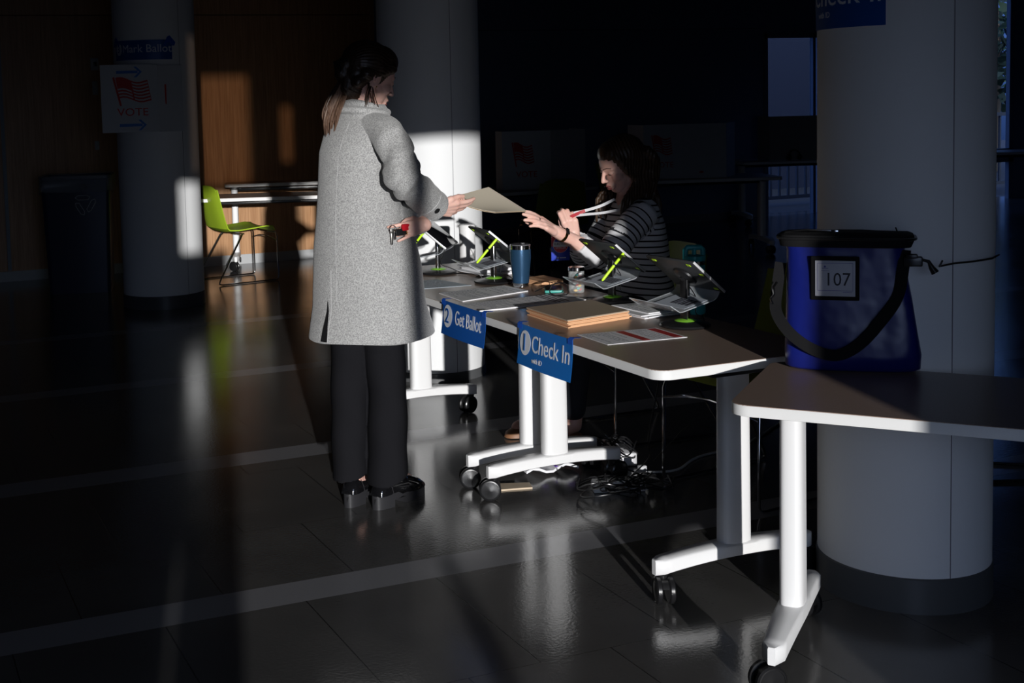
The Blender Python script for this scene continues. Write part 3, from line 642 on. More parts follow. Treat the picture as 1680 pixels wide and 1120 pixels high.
# ---------------------------------------------------------------- things on the joined tables
TZ = 0.7203
def stand(label, x, y, rz, tilt=40, stylus=True, paper=True):
    t_ = thing('tablet_stand', label, 'tablet stand', (x, y, TZ), R(rz))
    MB().lathe([(0.02, 0), (0.080, 0.001), (0.086, 0.006), (0.083, 0.011), (0.060, 0.017), (0.034, 0.022), (0.002, 0.023)], seg=40).build('base', BLK, t_)
    MB().lathe([(0.036, 0.0205), (0.037, 0.0225), (0.026, 0.0265), (0.002, 0.028)], seg=28).build('base_ring', mat('lime_ring', (0.25, 0.62, 0.05), 0.3), t_)
    MB().box((0, 0, 0.095), (0.016, 0.036, 0.15), 0.004).build('post', BLK, t_)
    MB().box((-0.001, -0.0195, 0.095), (0.010, 0.0035, 0.146), 0.001).build('post_edge', CHROME, t_)
    th = R(tilt); M = Matrix.Translation((0.0, 0, 0.182)) @ Matrix.Rotation(th, 4, 'Y')    # local x runs down the tablet
    MB().box((0, 0, 0), (0.176, 0.246, 0.010), 0.004, M=M).build('tablet_case', mat('tablet_case_grey', (0.045, 0.047, 0.05), 0.35), t_)
    MB().box((0, 0, 0.0058), (0.170, 0.240, 0.0025), 0.001, M=M).build('screen', mat('screen_glass', (0.01, 0.01, 0.012), 0.06), t_)
    MB().box((0, -0.1235, 0.0015), (0.172, 0.0035, 0.0085), 0.001, M=M).build('silver_edge', mat('silver_alloy', (0.8, 0.8, 0.82), 0.45, 0.6), t_)
    for ax, ay in ((-0.072, -0.09), (-0.072, 0.09), (0.06, -0.108), (-0.02, -0.108)):
        MB().box((ax, ay, -0.0056), (0.010, 0.018, 0.0015), M=M).build('lime_accent', NEON, t_)
    mb = MB(); mb.lathe([(0.045, -0.006), (0.043, -0.012), (0.026, -0.018), (0.002, -0.020)], M=M @ Matrix.Translation((0.005, 0, 0)), seg=24); mb.build('hub', BLK, t_)
    MB().tube([(0.0, 0, 0.165), (-0.008, 0, 0.178)], 0.014).build('joint', BLK, t_)
    AC = mat('clear_acrylic', (0.85, 0.9, 0.95), 0.12, alpha=0.36, spec=0.9)
    G = [[V((0.055-0.0, yy, 0.130)) for yy in (-0.11, 0.0, 0.11)], [V((0.045, yy, 0.112)) for yy in (-0.11, 0.0, 0.11)], [V((0.03, yy, 0.103)) for yy in (-0.11, 0.0, 0.11)], [V((-0.10, yy, 0.076)) for yy in (-0.11, 0.0, 0.11)], [V((-0.112, yy, 0.076)) for yy in (-0.11, 0.0, 0.11)], [V((-0.150, yy, 0.100)) for yy in (-0.11, 0.0, 0.11)]]
    MB().sheet(G, 0.003).build('acrylic_tray', AC, t_)
    if paper:
        Mp = Matrix.Translation((-0.035, -0.02, 0.0925)) @ Matrix.Rotation(R(-11.7), 4, 'Y')
        pc = MB().box((0, 0, 0), (0.105, 0.16, 0.001), M=Mp).build('tray_card', mat('dim_card', (0.42, 0.46, 0.52), 0.6), t_)
        mb = MB(); rnd = random.Random(int(x*100)); yy = -0.06
        while yy < 0.03:
            w_ = rnd.uniform(0.003, 0.010); mb.box((0.0, yy, 0.0009), (0.05, w_, 0.0006), M=Mp); yy += w_+rnd.uniform(0.003, 0.007)
        o = mb.build('barcode', INK, pc, smooth=False)
    if stylus:
        a, b_ = V((-0.115, -0.105, 0.105)), V((-0.030, -0.125, 0.205)); c_ = (a+b_)/2
        s_ = MB().tube([a, a.lerp(b_, 0.06), a.lerp(b_, 0.97), b_], [0.0035, 0.0055, 0.0055, 0.004], 10).build('stylus', NEON, t_)
        MB().tube([a.lerp(b_, 0.55), a.lerp(b_, 0.60)], 0.0064, 10).build('stylus_band', BLK, s_)
    cb = crv([V((0.01, 0.005, 0.15)), V((0.03, -0.02, 0.10)), V((0.02, -0.03, 0.05)), V((0.06, -0.02, 0.03)), V((0.10, 0.02, 0.004))])
    MB().tube(cb, 0.0018, 6).build('charging_cable', BLK, t_)
    return t_
stand('tablet on a black stand partly hidden by the grey coat, farthest of four', 2.417, 5.30, -38, stylus=True)
stand('tablet on a black stand behind the blue tumbler', 2.497, 4.90, -6)
stand('tablet on a black stand with neon stylus in front of the striped top', 2.642, 4.19, 2)
stand('tablet on a black stand beside the teal bottle, nearest of four', 2.572, 3.62, 4, stylus=False)

t_ = thing('tumbler', 'navy blue steel tumbler with clear lid on the Get Ballot table', 'tumbler', (2.53, 4.715, TZ))
MB().lathe([(0.033, 0), (0.034, 0.016)], seg=40).build('steel_base', CHROME, t_)
MB().lathe([(0.034, 0.016), (0.0365, 0.05), (0.0435, 0.12), (0.0435, 0.158)], seg=40).build('body', mat('tumbler_blue', (0.03, 0.085, 0.17), 0.28, metal=0.5), t_)
MB().lathe([(0.0435, 0.158), (0.0435, 0.174), (0.042, 0.1755), (0.040, 0.17)], seg=40).build('steel_rim', CHROME, t_)
MB().lathe([(0.041, 0.168), (0.043, 0.176), (0.040, 0.179), (0.002, 0.177)], seg=32).box((0.01, 0, 0.181), (0.012, 0.018, 0.006), 0.002).build('lid', mat('smoked_lid', (0.12, 0.12, 0.13), 0.1), t_)
t_ = thing('water_bottle', 'teal water bottle with a carry loop lid behind the nearest tablet', 'bottle', (2.735, 3.745, TZ)); t_.location.x = 2.70
TEAL = mat('teal_coat', (0.02, 0.30, 0.31), 0.4)
MB().lathe([(0.033, 0), (0.035, 0.016)], seg=40).build('steel_foot', CHROME, t_)
MB().lathe([(0.035, 0.016), (0.0385, 0.02), (0.0385, 0.185), (0.037, 0.192)], seg=40).build('body', TEAL, t_)
MB().lathe([(0.037, 0.190), (0.038, 0.192), (0.038, 0.203), (0.037, 0.205)], seg=40).build('steel_band', CHROME, t_)
mb = MB()
P = [V((p[0], 0, p[1])) for p in rrect(-0.036, 0.204, 0.036, 0.256, 0.012, 5)]
mb.tube([(-0.031, 0, 0.205), (-0.031, 0, 0.243), (-0.024, 0, 0.251), (0.024, 0, 0.251), (0.031, 0, 0.243), (0.031, 0, 0.205)], [0.010]*6, 10)
mb.lathe([(0.037, 0.204), (0.038, 0.208), (0.037, 0.222), (0.012, 0.226), (0.002, 0.226)], seg=36); mb.tube([(0, 0, 0.22), (0, 0, 0.25)], 0.008)
o = mb.build('lid', TEAL, t_); o.rotation_euler = (0, 0, R(-22))
t_ = thing('candy_jar', 'small clear jar of wrapped sweets behind the tablet with the stylus', 'jar', (2.655, 4.475, TZ))
MB().lathe([(0.002, 0.001), (0.030, 0.001), (0.032, 0.006), (0.032, 0.085), (0.030, 0.09)], seg=32, cap=False).build('glass', mat('jar_glass', (0.9, 0.95, 0.95), 0.03, alpha=0.25, spec=0.8), t_)
MB().lathe([(0.031, 0.088), (0.033, 0.09), (0.033, 0.103), (0.031, 0.105), (0.001, 0.105)], seg=32).build('lid', CHROME, t_)
cols = [mat('sweet_gold', (0.8, 0.5, 0.08), 0.3), mat('sweet_red', (0.6, 0.03, 0.04), 0.3), mat('sweet_teal', (0.05, 0.4, 0.35), 0.3), PAPER]
rnd = random.Random(5)
for i in range(16):
    a = rnd.uniform(0, 2*pi); rr_ = rnd.uniform(0.0, 0.019)
    so_ = MB().ell((0, 0, 0), (0.009, 0.0065, 0.0055), Matrix.Rotation(a, 3, 'X'), seg=10).build('wrapped_sweet', cols[i % 4]); so_.location = (2.655+rr_*cos(a), 4.475+rr_*sin(a), TZ+0.010+0.0043*i)
    tag(so_, ('gold', 'red', 'teal', 'white')[i % 4]+' wrapped sweet inside the small clear jar', 'sweet', ('gold', 'red', 'teal', 'white')[i % 4]+' sweets in the jar')
t_ = thing('wipes_canister', 'white cylindrical wipes canister in front of the middle pillar', 'canister', (2.660, 5.49, TZ))
MB().lathe([(0.037, 0), (0.038, 0.004), (0.038, 0.172), (0.036, 0.175)], seg=40).build('body', mat('canister_white', (0.82, 0.82, 0.82), 0.4), t_)
MB().lathe([(0.039, 0.172), (0.039, 0.190), (0.034, 0.196), (0.002, 0.197)], seg=40).build('cap', mat('canister_white', (0.82,)*3), t_)
t_ = thing('eyeglasses', 'folded clear eyeglasses by the white wipes canister', 'glasses', (2.66, 5.385, TZ), R(-60))
for sy in (-1, 1): MB().tube([(0.025*cos(a)*0.9, sy*0.033+0.025*sin(a), 0.022+0.018*cos(a)*0) if False else (0.0, sy*0.033+0.024*cos(a), 0.022+0.018*sin(a)) for a in [2*pi*k/18 for k in range(18)]], 0.0016, 6, closed=True).build('lens_rim', CHROME, t_)
for sy in (-1, 1): MB().tube([(0, sy*0.058, 0.030), (0.03, sy*0.062, 0.030), (0.11, sy*0.05, 0.012), (0.13, sy*0.045, 0.003)], 0.0014, 6).build('temple', CHROME, t_)

def sheet_of(name, label, cat, C, z, th, m_, group=None, sag=0.0, parent=None):
    "C = four corners; returns the thing (one mesh)"
    C = [V((c[0], c[1], 0)) for c in C]; c0 = sum(C, V((0, 0, 0)))/4
    G = []
    for i in range(9):
        row_ = []
        for j in range(9):
            u, v = i/8, j/8; p = (C[0]*(1-u)+C[1]*u)*(1-v)+(C[3]*(1-u)+C[2]*u)*v - c0
            row_.append(p+V((0, 0, th+sag*sin(pi*u)*sin(pi*v))))
        G.append(row_)
    mb = MB(); n_ = 9
    T = [[mb.bm.verts.new(p) for p in r_] for r_ in G]; Bt = [[mb.bm.verts.new(p-V((0, 0, th))) for p in r_] for r_ in G]
    for i in range(n_-1):
        for j in range(n_-1):
            mb.bm.faces.new((T[i][j], T[i][j+1], T[i+1][j+1], T[i+1][j])); mb.bm.faces.new((Bt[i+1][j], Bt[i+1][j+1], Bt[i][j+1], Bt[i][j]))
    per = [(0, j) for j in range(n_)] + [(i, n_-1) for i in range(1, n_)] + [(n_-1, j) for j in range(n_-2, -1, -1)] + [(i, 0) for i in range(n_-2, 0, -1)]
    for p, q in zip(per, per[1:]+per[:1]): mb.bm.faces.new((T[q[0]][q[1]], T[p[0]][p[1]], Bt[p[0]][p[1]], Bt[q[0]][q[1]]))
    o = mb.build(name, m_); o.location = (c0.x, c0.y, z)
    if label: tag(o, label, cat, group)
    return o, C, c0
def printed(o, C, c0, th, rows, m_=INK, name='printed_lines'):
    "rows: (u0,u1,v0,v1) bars in the corner frame"
    mb = MB()
    for u0, u1, v0, v1 in rows:
        def P(u, v): p = (C[0]*(1-u)+C[1]*u)*(1-v)+(C[3]*(1-u)+C[2]*u)*v - c0; return p+V((0, 0, th+0.0004))
        vs = [P(u0, v0), P(u1, v0), P(u1, v1), P(u0, v1)]; lo = [mb.bm.verts.new(p) for p in vs]; hi = [mb.bm.verts.new(p+V((0, 0, 0.0003))) for p in vs]
        mb.bm.faces.new(lo[::-1]); mb.bm.faces.new(hi)
        for k in range(4): mb.bm.faces.new((lo[k], lo[(k+1) % 4], hi[(k+1) % 4], hi[k]))
    return mb.build(name, m_, o, smooth=False)
def text_rows(n_, seed, u0=0.1, u1=0.9, v0=0.06, v1=0.94):
    rnd = random.Random(seed); out = []
    for i in range(n_):
        v = v0+(v1-v0)*i/n_; u = u0
        while u < u1:
            w_ = rnd.uniform(0.04, 0.14); out.append((u, min(u+w_, u1), v, v+0.35*(v1-v0)/n_)); u += w_+0.02
            if rnd.random() < 0.12: break
    return out
GREYINK = mat('grey_print', (0.30, 0.31, 0.34), 0.7)
o, C, c0 = sheet_of('form', 'stack of printed forms under the blue tumbler', 'paper', [(2.165, 4.745), (2.155, 4.50), (2.50, 4.60), (2.49, 4.785)], TZ, 0.004, PAPER)
printed(o, C, c0, 0.004, text_rows(22, 1), GREYINK)
for x in bpy.data.objects:
    if x.get('label', '').startswith('navy blue steel tumbler'): x.location.z = TZ+0.0046+0.0004
o, C, c0 = sheet_of('form', 'long white form with heavy black bars over the table joint', 'paper', [(2.089, 4.43), (2.10, 4.255), (2.575, 4.27), (2.59, 4.47)], TZ, 0.005, PAPER)
printed(o, C, c0, 0.005, text_rows(26, 2, v1=0.7), GREYINK); printed(o, C, c0, 0.005, [(0.05, 0.95, 0.72, 0.735), (0.05, 0.95, 0.755, 0.775), (0.05, 0.95, 0.80, 0.815), (0.05, 0.95, 0.84, 0.855)], INK, 'black_bars')
o, C, c0 = sheet_of('notice_sheet', 'white sheet with two dark red bands beside the Check In sign', 'paper', [(2.180, 3.675), (2.172, 3.475), (2.462, 3.455), (2.470, 3.645)], TZ, 0.0015, PAPER)
printed(o, C, c0, 0.0015, text_rows(9, 3, v0=0.04, v1=0.42), GREYINK); printed(o, C, c0, 0.0015, text_rows(9, 4, v0=0.60, v1=0.84), GREYINK, 'second_lines')
printed(o, C, c0, 0.0015, [(0.06, 0.94, 0.46, 0.56)], RED, 'red_band'); rb = printed(o, C, c0, 0.0015, [(0.06, 0.94, 0.86, 0.97)], RED, 'red_band')
rnd = random.Random(11)
for i in range(6):
    dx, dy = rnd.uniform(-0.009, 0.009), rnd.uniform(-0.012, 0.012)
    o, C, c0 = sheet_of('manila_folder', ('top folder of the manila stack behind the Check In sign, buff with stained face' if i == 5 else 'manila folder in the stack behind the Check In sign, below its top folder'), 'folder', [(2.225+dx, 4.10+dy), (2.215+dx, 3.79+dy), (2.50+dx, 3.85+dy), (2.515+dx, 4.13+dy)], TZ+i*0.0052, 0.0045, ORANGE if i < 5 else mat('folder_top', (0.42, 0.33, 0.24), 0.65), 'stacked manila folders under the top one' if i < 5 else None, sag=0.0)
for i, (dx, dy) in enumerate(((0, 0), (0.012, -0.01), (-0.01, 0.006), (0.03, 0.02))):
    o, C, c0 = sheet_of('form', ('topmost printed page of the pile between the two nearest tablets' if i == 3 else 'printed page lower in the pile between the two nearest tablets'), 'paper', [(2.52+dx, 4.03+dy), (2.535+dx, 3.81+dy), (2.70+dx, 3.83+dy), (2.69+dx, 4.02+dy)], TZ+0.0042*i, 0.0038, PAPER, 'printed pages in the pile' if i < 3 else None)
printed(o, C, c0, 0.0038, text_rows(12, 5), GREYINK)
for i in range(5):
    rnd = random.Random(20+i); dx, dy = rnd.uniform(-0.02, 0.02), rnd.uniform(-0.02, 0.02)
    o, C, c0 = sheet_of('form', ('topmost loose page of the untidy pile below the white canister' if i == 4 else 'loose page low in the untidy pile below the white canister'), 'paper', [(2.52+dx, 5.32+dy), (2.54+dx, 5.06+dy), (2.73+dx*0.5, 5.10+dy), (2.71+dx*0.5, 5.30+dy)], TZ+0.006*i, 0.0055, PAPER, 'loose pages in the untidy pile' if i < 4 else None)
printed(o, C, c0, 0.0055, text_rows(10, 6), GREYINK)
o, C, c0 = sheet_of('leaflet', 'pale blue printed leaflet lying between the coat and the tumbler', 'paper', [(2.13, 5.13), (2.14, 4.90), (2.38, 4.88), (2.33, 5.12)], TZ, 0.0015, mat('leaflet_blue', (0.45, 0.52, 0.58), 0.6))
printed(o, C, c0, 0.0015, text_rows(10, 8), GREYINK)
for i in range(3):
    o, C, c0 = sheet_of('manila_folder', 'buff folder in the small stack behind the blue tumbler', 'folder', [(2.60+0.006*i, 4.86), (2.62, 4.70), (2.735, 4.72), (2.73, 4.87+0.004*i)], TZ+0.006*i, 0.0055, ORANGE, 'small stack of buff folders')
t_ = thing('phone', 'phone in a teal case lying flat with a black cable', 'phone', (2.60, 4.565, TZ), R(-28))
MB().box((0, 0, 0.006), (0.075, 0.14, 0.011), 0.004).build('case', mat('phone_teal', (0.08, 0.42, 0.36), 0.4), t_)
MB().box((0, 0, 0.012), (0.069, 0.133, 0.0015), 0.0005).build('screen', BLK, t_)
t_ = thing('charging_cable', 'looped black charging cable over the forms by the teal phone', 'cable', (2.55, 4.42, TZ))
MB().tube(crv([V((0.10, 0.18, 0.02)), V((0.06, 0.10, 0.035)), V((0.0, 0.05, 0.045)), V((-0.05, 0.0, 0.02)), V((-0.03, -0.06, 0.009)), V((0.05, -0.09, 0.004)), V((0.12, -0.12, 0.003))]), 0.0022, 6).tube(crv([V((-0.04, 0.14, 0.004)), V((0.0, 0.10, 0.03)), V((0.04, 0.04, 0.045)), V((0.02, -0.02, 0.012)), V((-0.03, -0.03, 0.009))]), 0.0022, 6).build('cable_loop', BLK, t_)
tag(MB().tube(crv([V((2.46, 5.24, TZ+0.004)), V((2.52, 5.12, TZ+0.01)), V((2.50, 5.02, TZ+0.005)), V((2.45, 4.96, TZ+0.004))]), 0.002, 6).build('charging_cable', BLK), 'short black cable running between the two farthest tablet stands', 'cable')

# under the tables: power strips, adapters, tangled cables
t_ = thing('power_strip', 'white power strip on the floor under the joined tables, buried in cables', 'power strip', (2.86, 4.50, 0), R(75))
MB().box((0, 0, 0.03), (0.26, 0.075, 0.055), 0.008).build('housing', mat('strip_white', (0.75, 0.75, 0.77), 0.4), t_)
MB().box((0.04, 0, 0.062), (0.10, 0.05, 0.012), 0.003).build('socket_row', mat('strip_grey', (0.3, 0.3, 0.33), 0.4), t_)
t_ = thing('extension_box', 'white extension box on the floor behind the nearest shared table foot', 'power strip', (2.62, 4.13, 0), R(-20))
MB().box((0, 0, 0.022), (0.20, 0.06, 0.042), 0.006).build('housing', mat('strip_white', (0.75,)*3), t_)
tag(MB().tube(crv([V((2.78, 4.20, 0.03)), V((2.95, 4.22, 0.012)), V((3.15, 4.35, 0.006)), V((3.5, 4.45, 0.006)), V((4.2, 4.9, 0.006))]), 0.005, 8).box((2.775, 4.20, 0.035), (0.03, 0.028, 0.05), 0.005).build('cord', mat('cord_white', (0.55, 0.56, 0.58), 0.5)), 'white extension cord with plug running from the caster across the floor', 'cord')
rnd = random.Random(9)
mb = MB()
for i in range(16):
    c_ = V((2.60+rnd.uniform(-0.10, 0.12), 4.05+rnd.uniform(-0.05, 0.10), 0.0)); P = []
    r1, r2, ph = rnd.uniform(0.05, 0.13), rnd.uniform(0.025, 0.07), rnd.uniform(0, 6)
    for k in range(7):
        a = ph+k*1.05; P.append(c_+V((r1*cos(a), r2*sin(a), 0.012+abs(0.045*sin(k*1.9+i)))))
    mb.tube(crv(P, 4), rnd.choice((0.003, 0.0036, 0.0025)), 6)
tag(mb.build('tangled_cables', BLK), 'tangle of black cables on the floor under the table foot', 'cables', kind='stuff')
mb = MB()
for i in range(11):
    c_ = V((2.78+rnd.uniform(-0.04, 0.07), 4.43+rnd.uniform(-0.07, 0.07), 0.075)); P = []
    for k in range(6): a = k*1.2+i; P.append(c_+V((0.05*cos(a), 0.06*sin(a)*rnd.uniform(0.5, 1), 0.035*sin(k*1.4+i*0.7))))
    mb.tube(crv(P, 4), 0.0028, 6)
tag(mb.build('coiled_cables', BLK), 'loose coils of black cable heaped on the white power strip', 'cables', kind='stuff')
mb = MB().tube(crv([V((2.56, 3.75, 0.68)), V((2.60, 3.82, 0.60)), V((2.64, 3.88, 0.48)), V((2.62, 3.90, 0.33)), V((2.66, 3.98, 0.22)), V((2.70, 4.04, 0.14)), V((2.66, 4.10, 0.06))]), 0.0026, 6)
tag(mb.build('hanging_cable', BLK), 'black cable hanging under the Check In table down to the tangle', 'cable')
mb = MB().tube(crv([V((2.93, 4.35, 0.02)), V((2.96, 4.28, 0.10)), V((3.0, 4.2, 0.19)), V((3.06, 4.12, 0.17)), V((3.05, 4.1, 0.05)), V((2.98, 4.14, 0.01))]), 0.002, 6)
tag(mb.build('looped_cable', BLK), 'thin black cable arching in a big loop beside the olive chair leg', 'cable')
o, C, c0 = sheet_of('cardboard_scrap', 'tan cardboard scrap lying under the table foot', 'cardboard', [(2.20, 4.42), (2.17, 4.34), (2.34, 4.30), (2.36, 4.36)], 0.0, 0.006, MANILA)
t_ = thing('striped_cloth', 'white cloth with purple squares lying on the floor under the tables', 'cloth', (2.50, 4.47, 0))
mb = MB(); mb.sheet([[V((-0.12+0.03*i, -0.05+0.05*j, 0.03+0.012*sin(i*1.3+j))) for i in range(9)] for j in range(3)], 0.01); mb.build('cloth', PAPER, t_)
for i in range(4): MB().box((-0.09+0.06*i, -0.03, 0.040+0.010*sin(i*2.6)), (0.028, 0.03, 0.004)).build('purple_patch', mat('purple', (0.12, 0.04, 0.35), 0.6), t_)
tag(MB().tube(crv([V((4.9, 3.0, 0.006)), V((4.55, 3.35, 0.006)), V((4.1, 3.75, 0.006)), V((3.7, 4.0, 0.006))]), 0.006, 8).build('floor_cable', BLK), 'black cable on the blue lit floor beyond the near pillar', 'cable')
tag(MB().tube(crv([V((4.95, 3.35, 0.006)), V((4.6, 3.3, 0.006)), V((4.2, 3.45, 0.006)), V((3.6, 3.7, 0.006))]), 0.006, 8).build('floor_cable', BLK), 'second black cable crossing the first one beyond the near pillar', 'cable')
# ---------------------------------------------------------------- people
SKIN = mat('skin', (0.74, 0.43, 0.35), 0.48, sss=0.12, speck=(14, (0.80, 0.51, 0.43), (1, 1, 1)))
NAIL = mat('nail', (0.75, 0.45, 0.40), 0.3)
HAIR1 = mat('hair_dark_brown', (0.022, 0.012, 0.008), 0.38, speck=(30, (0.05, 0.028, 0.018), (6, 6, 0.5)))
HAIR1B = mat('hair_tail_brown', (0.075, 0.04, 0.026), 0.4, speck=(40, (0.15, 0.09, 0.06), (6, 6, 0.5)))
HAIR2 = mat('hair_brown', (0.035, 0.018, 0.010), 0.4, speck=(30, (0.08, 0.045, 0.025), (6, 6, 0.5)))
LIP = mat('lip', (0.45, 0.13, 0.12), 0.4)
def remesh(mb, name, m_, voxel, parent, smooth=6, disp=None, fac=0.5):
    "fuse closed pieces into one continuous surface"
    bmesh.ops.recalc_face_normals(mb.bm, faces=mb.bm.faces[:])
    me = bpy.data.meshes.new(name); mb.bm.to_mesh(me); mb.bm.free(); o = bpy.data.objects.new(name, me); COL.objects.link(o)
    md = o.modifiers.new('r', 'REMESH'); md.mode = 'VOXEL'; md.voxel_size = voxel
    if smooth: sm = o.modifiers.new('s', 'SMOOTH'); sm.iterations = smooth; sm.factor = fac
    bpy.context.view_layer.update(); dg = bpy.context.evaluated_depsgraph_get()
    me2 = bpy.data.meshes.new_from_object(o.evaluated_get(dg)); bpy.data.objects.remove(o); bpy.data.meshes.remove(me)
    me2.name = name
    if disp:
        me2.update(); ns = [v.normal.copy() for v in me2.vertices]
        for v, n_ in zip(me2.vertices, ns): v.co = v.co + n_*disp(v.co)
    me2.materials.clear(); me2.materials.append(m_); me2.polygons.foreach_set('use_smooth', [True]*len(me2.polygons))
    o = bpy.data.objects.new(name, me2); COL.objects.link(o)
    if parent: me2.transform(pmat(parent).inverted()); o.parent = parent
    return o
def frame(o, x, z):
    x = V(x).normalized(); z = V(z); y = z.cross(x).normalized(); z = x.cross(y).normalized(); return basis(o, x, y, z)
def head(mb, M, neck_to, w_=1.0):
    "x forward, y left, z up; origin mid-head"
    E = lambda c, r_, rot=None: mb.ell(c, r_, rot, 24, M=M)
    E((-0.018, 0, 0.030), (0.094, 0.074, 0.082)); E((0.030, 0, 0.020), (0.060, 0.066, 0.078)); E((0.028, 0, -0.040), (0.056, 0.056, 0.068))
    mb.cap((0.060, -0.012, -0.094), 0.017, (0.060, 0.012, -0.094), 0.017, M=M)
    for s_ in (-1, 1):
        mb.cap((0.056, s_*0.012, -0.092), 0.018, (-0.012, s_*0.050, -0.052), 0.018, M=M)
        mb.cap((-0.012, s_*0.050, -0.052), 0.018, (-0.014, s_*0.062, -0.005), 0.014, M=M)
        E((0.050, s_*0.036, -0.028), (0.028, 0.024, 0.026))
        mb.cap((0.084, s_*0.010, 0.016), 0.0085, (0.070, s_*0.046, 0.016), 0.008, M=M)
        E((0.0715, s_*0.031, -0.002), (0.0145, 0.0175, 0.0120))
        E((0.099, s_*0.0105, -0.035), (0.009, 0.0075, 0.007))
        # ear
        rot = Matrix.Rotation(R(-18), 3, 'Y')
        mb.tube([V((-0.012+0.015*cos(a), s_*(0.074+0.006*(1-cos(a))*0.5), -0.010+0.027*sin(a))) for a in [R(-80+300*k/12) for k in range(13)]], 0.0042, 8, M=M)
        E((-0.006, s_*0.071, -0.012), (0.013, 0.007, 0.022)); E((-0.008, s_*0.075, -0.034), (0.008, 0.005, 0.009))
    mb.cap((0.086, 0, 0.012), 0.0075, (0.108, 0, -0.028), 0.0095, M=M); E((0.108, 0, -0.032), (0.011, 0.0105, 0.009))
    mb.cap((0.085, -0.020, -0.062), 0.0062, (0.093, 0, -0.057), 0.0078, M=M); mb.cap((0.085, 0.020, -0.062), 0.0062, (0.093, 0, -0.057), 0.0078, M=M)
    mb.cap((0.082, -0.017, -0.075), 0.0065, (0.088, 0, -0.076), 0.0085, M=M); mb.cap((0.082, 0.017, -0.075), 0.0065, (0.088, 0, -0.076), 0.0085, M=M)
    E((0.072, 0, -0.060), (0.020, 0.030, 0.022))
    n0 = M @ V((-0.020, 0, -0.045)); mb.cap(n0, 0.050, neck_to, 0.054)
def face_parts(M, par, lash=True):
    for s_ in (-1, 1):
        MB().tube([M @ V((0.0865-0.0010*abs(k)*abs(k), s_*(0.031+0.006*k), -0.0055-0.0005*k*k)) for k in (-2, -1, 0, 1, 2)], [0.0006, 0.0013, 0.0015, 0.0014, 0.0007], 6).build('eyelashes', mat('lash', (0.01, 0.006, 0.005), 0.6), par, world=True)
        MB().tube([M @ V(p) for p in ((0.0925, s_*0.012, 0.0205), (0.087, s_*0.030, 0.0255), (0.074, s_*0.048, 0.0215))], [0.0022, 0.003, 0.0015], 8, flat=0.6).build('eyebrow', mat('brow', (0.035, 0.018, 0.012), 0.6), par, world=True)
    MB().tube([M @ V(p) for p in ((0.0885, -0.020, -0.063), (0.0965, -0.009, -0.0605), (0.0985, 0, -0.0615), (0.0965, 0.009, -0.0605), (0.0885, 0.020, -0.063))], [0.0015, 0.0042, 0.0045, 0.0042, 0.0015], 8).build('upper_lip', LIP, par, world=True)
    MB().tube([M @ V(p) for p in ((0.0865, -0.018, -0.073), (0.093, -0.008, -0.0755), (0.094, 0, -0.0760), (0.093, 0.008, -0.0755), (0.0865, 0.018, -0.073))], [0.0015, 0.005, 0.0055, 0.005, 0.0015], 8).build('lower_lip', LIP, par, world=True)
def hand(mb, wrist, M, fingers, thumb, sc=1.0):
    """local: x towards fingertips, y towards the thumb side, z out of the back of the hand.
    fingers: list of 4 (spread, c1, c2, c3) curls in degrees; thumb: 3 points"""
    p = lambda x, y, z: M @ V((x*sc, y*sc, z*sc))
    mb.cap(wrist, 0.0245*sc, p(0.012, 0.0, 0), 0.024*sc)
    ys = (0.027, 0.009, -0.009, -0.026); ls = ((0.043, 0.026, 0.020), (0.047, 0.030, 0.022), (0.044, 0.028, 0.021), (0.034, 0.021, 0.018)); kx = (0.088, 0.092, 0.087, 0.078)
    for i in range(4):
        mb.cap(p(0.012, ys[i]*0.55, 0), 0.0165*sc, p(kx[i]-0.008, ys[i], 0.001), 0.0125*sc)
        sp, *cu = fingers[i]; a = 0.0; q = V((kx[i]-0.004, ys[i], 0)); rr_ = (0.0104, 0.0094, 0.0085, 0.0072) if i < 3 else (0.0092, 0.0082, 0.0074, 0.0064)
        for j in range(3):
            a += R(cu[j]); d = V((cos(a)*cos(R(sp)), sin(R(sp))*cos(a), -sin(a))); nq = q + d*ls[i][j]
            mb.cap(M @ (q*sc), rr_[j]*sc, M @ (nq*sc), rr_[j+1]*sc, 10); q = nq
    T = [V(t_) for t_ in thumb]
    mb.cap(p(0.018, 0.012, -0.004), 0.0175*sc, M @ (T[0]*sc), 0.0135*sc); mb.cap(M @ (T[0]*sc), 0.0115*sc, M @ (T[1]*sc), 0.0098*sc, 10); mb.cap(M @ (T[1]*sc), 0.0098*sc, M @ (T[2]*sc), 0.0078*sc, 10)

# ---- standing woman
F1 = V((0.95, 0.31, 0)); RB = V((0.31, -0.95, 0))
P1 = thing('person', 'standing person in a long light grey wool coat and black trousers taking the folder', 'person', (1.70, 4.42, 0))
MH = frame((1.752, 4.405, 1.607), (0.97, 0.16, -0.36), (0.30, 0.03, 1.0))
b = MB(); head(b, MH, V((1.722, 4.412, 1.46)))
b.cap((1.722, 4.412, 1.46), 0.062, (1.72, 4.412, 1.30), 0.10); b.cap((1.72, 4.412, 1.30), 0.105, (1.70, 4.41, 1.05), 0.10); b.cap((1.70, 4.41, 1.05), 0.10, (1.70, 4.42, 0.88), 0.125)
rsh, rel, rwr = V((1.745, 4.228, 1.400)), V((1.762, 4.135, 1.245)), V((1.950, 4.275, 1.116))
b.cap((1.72, 4.40, 1.38), 0.06, rsh, 0.052); b.cap(rsh, 0.050, rel, 0.040); b.cap(rel, 0.038, rwr, 0.0245)
lsh, lel, lwr = V((1.69, 4.54, 1.37)), V((1.84, 4.50, 1.14)), V((1.872, 4.212, 1.066))
b.cap((1.71, 4.42, 1.38), 0.06, lsh, 0.05); b.cap(lsh, 0.048, lel, 0.038); b.cap(lel, 0.036, lwr, 0.025)
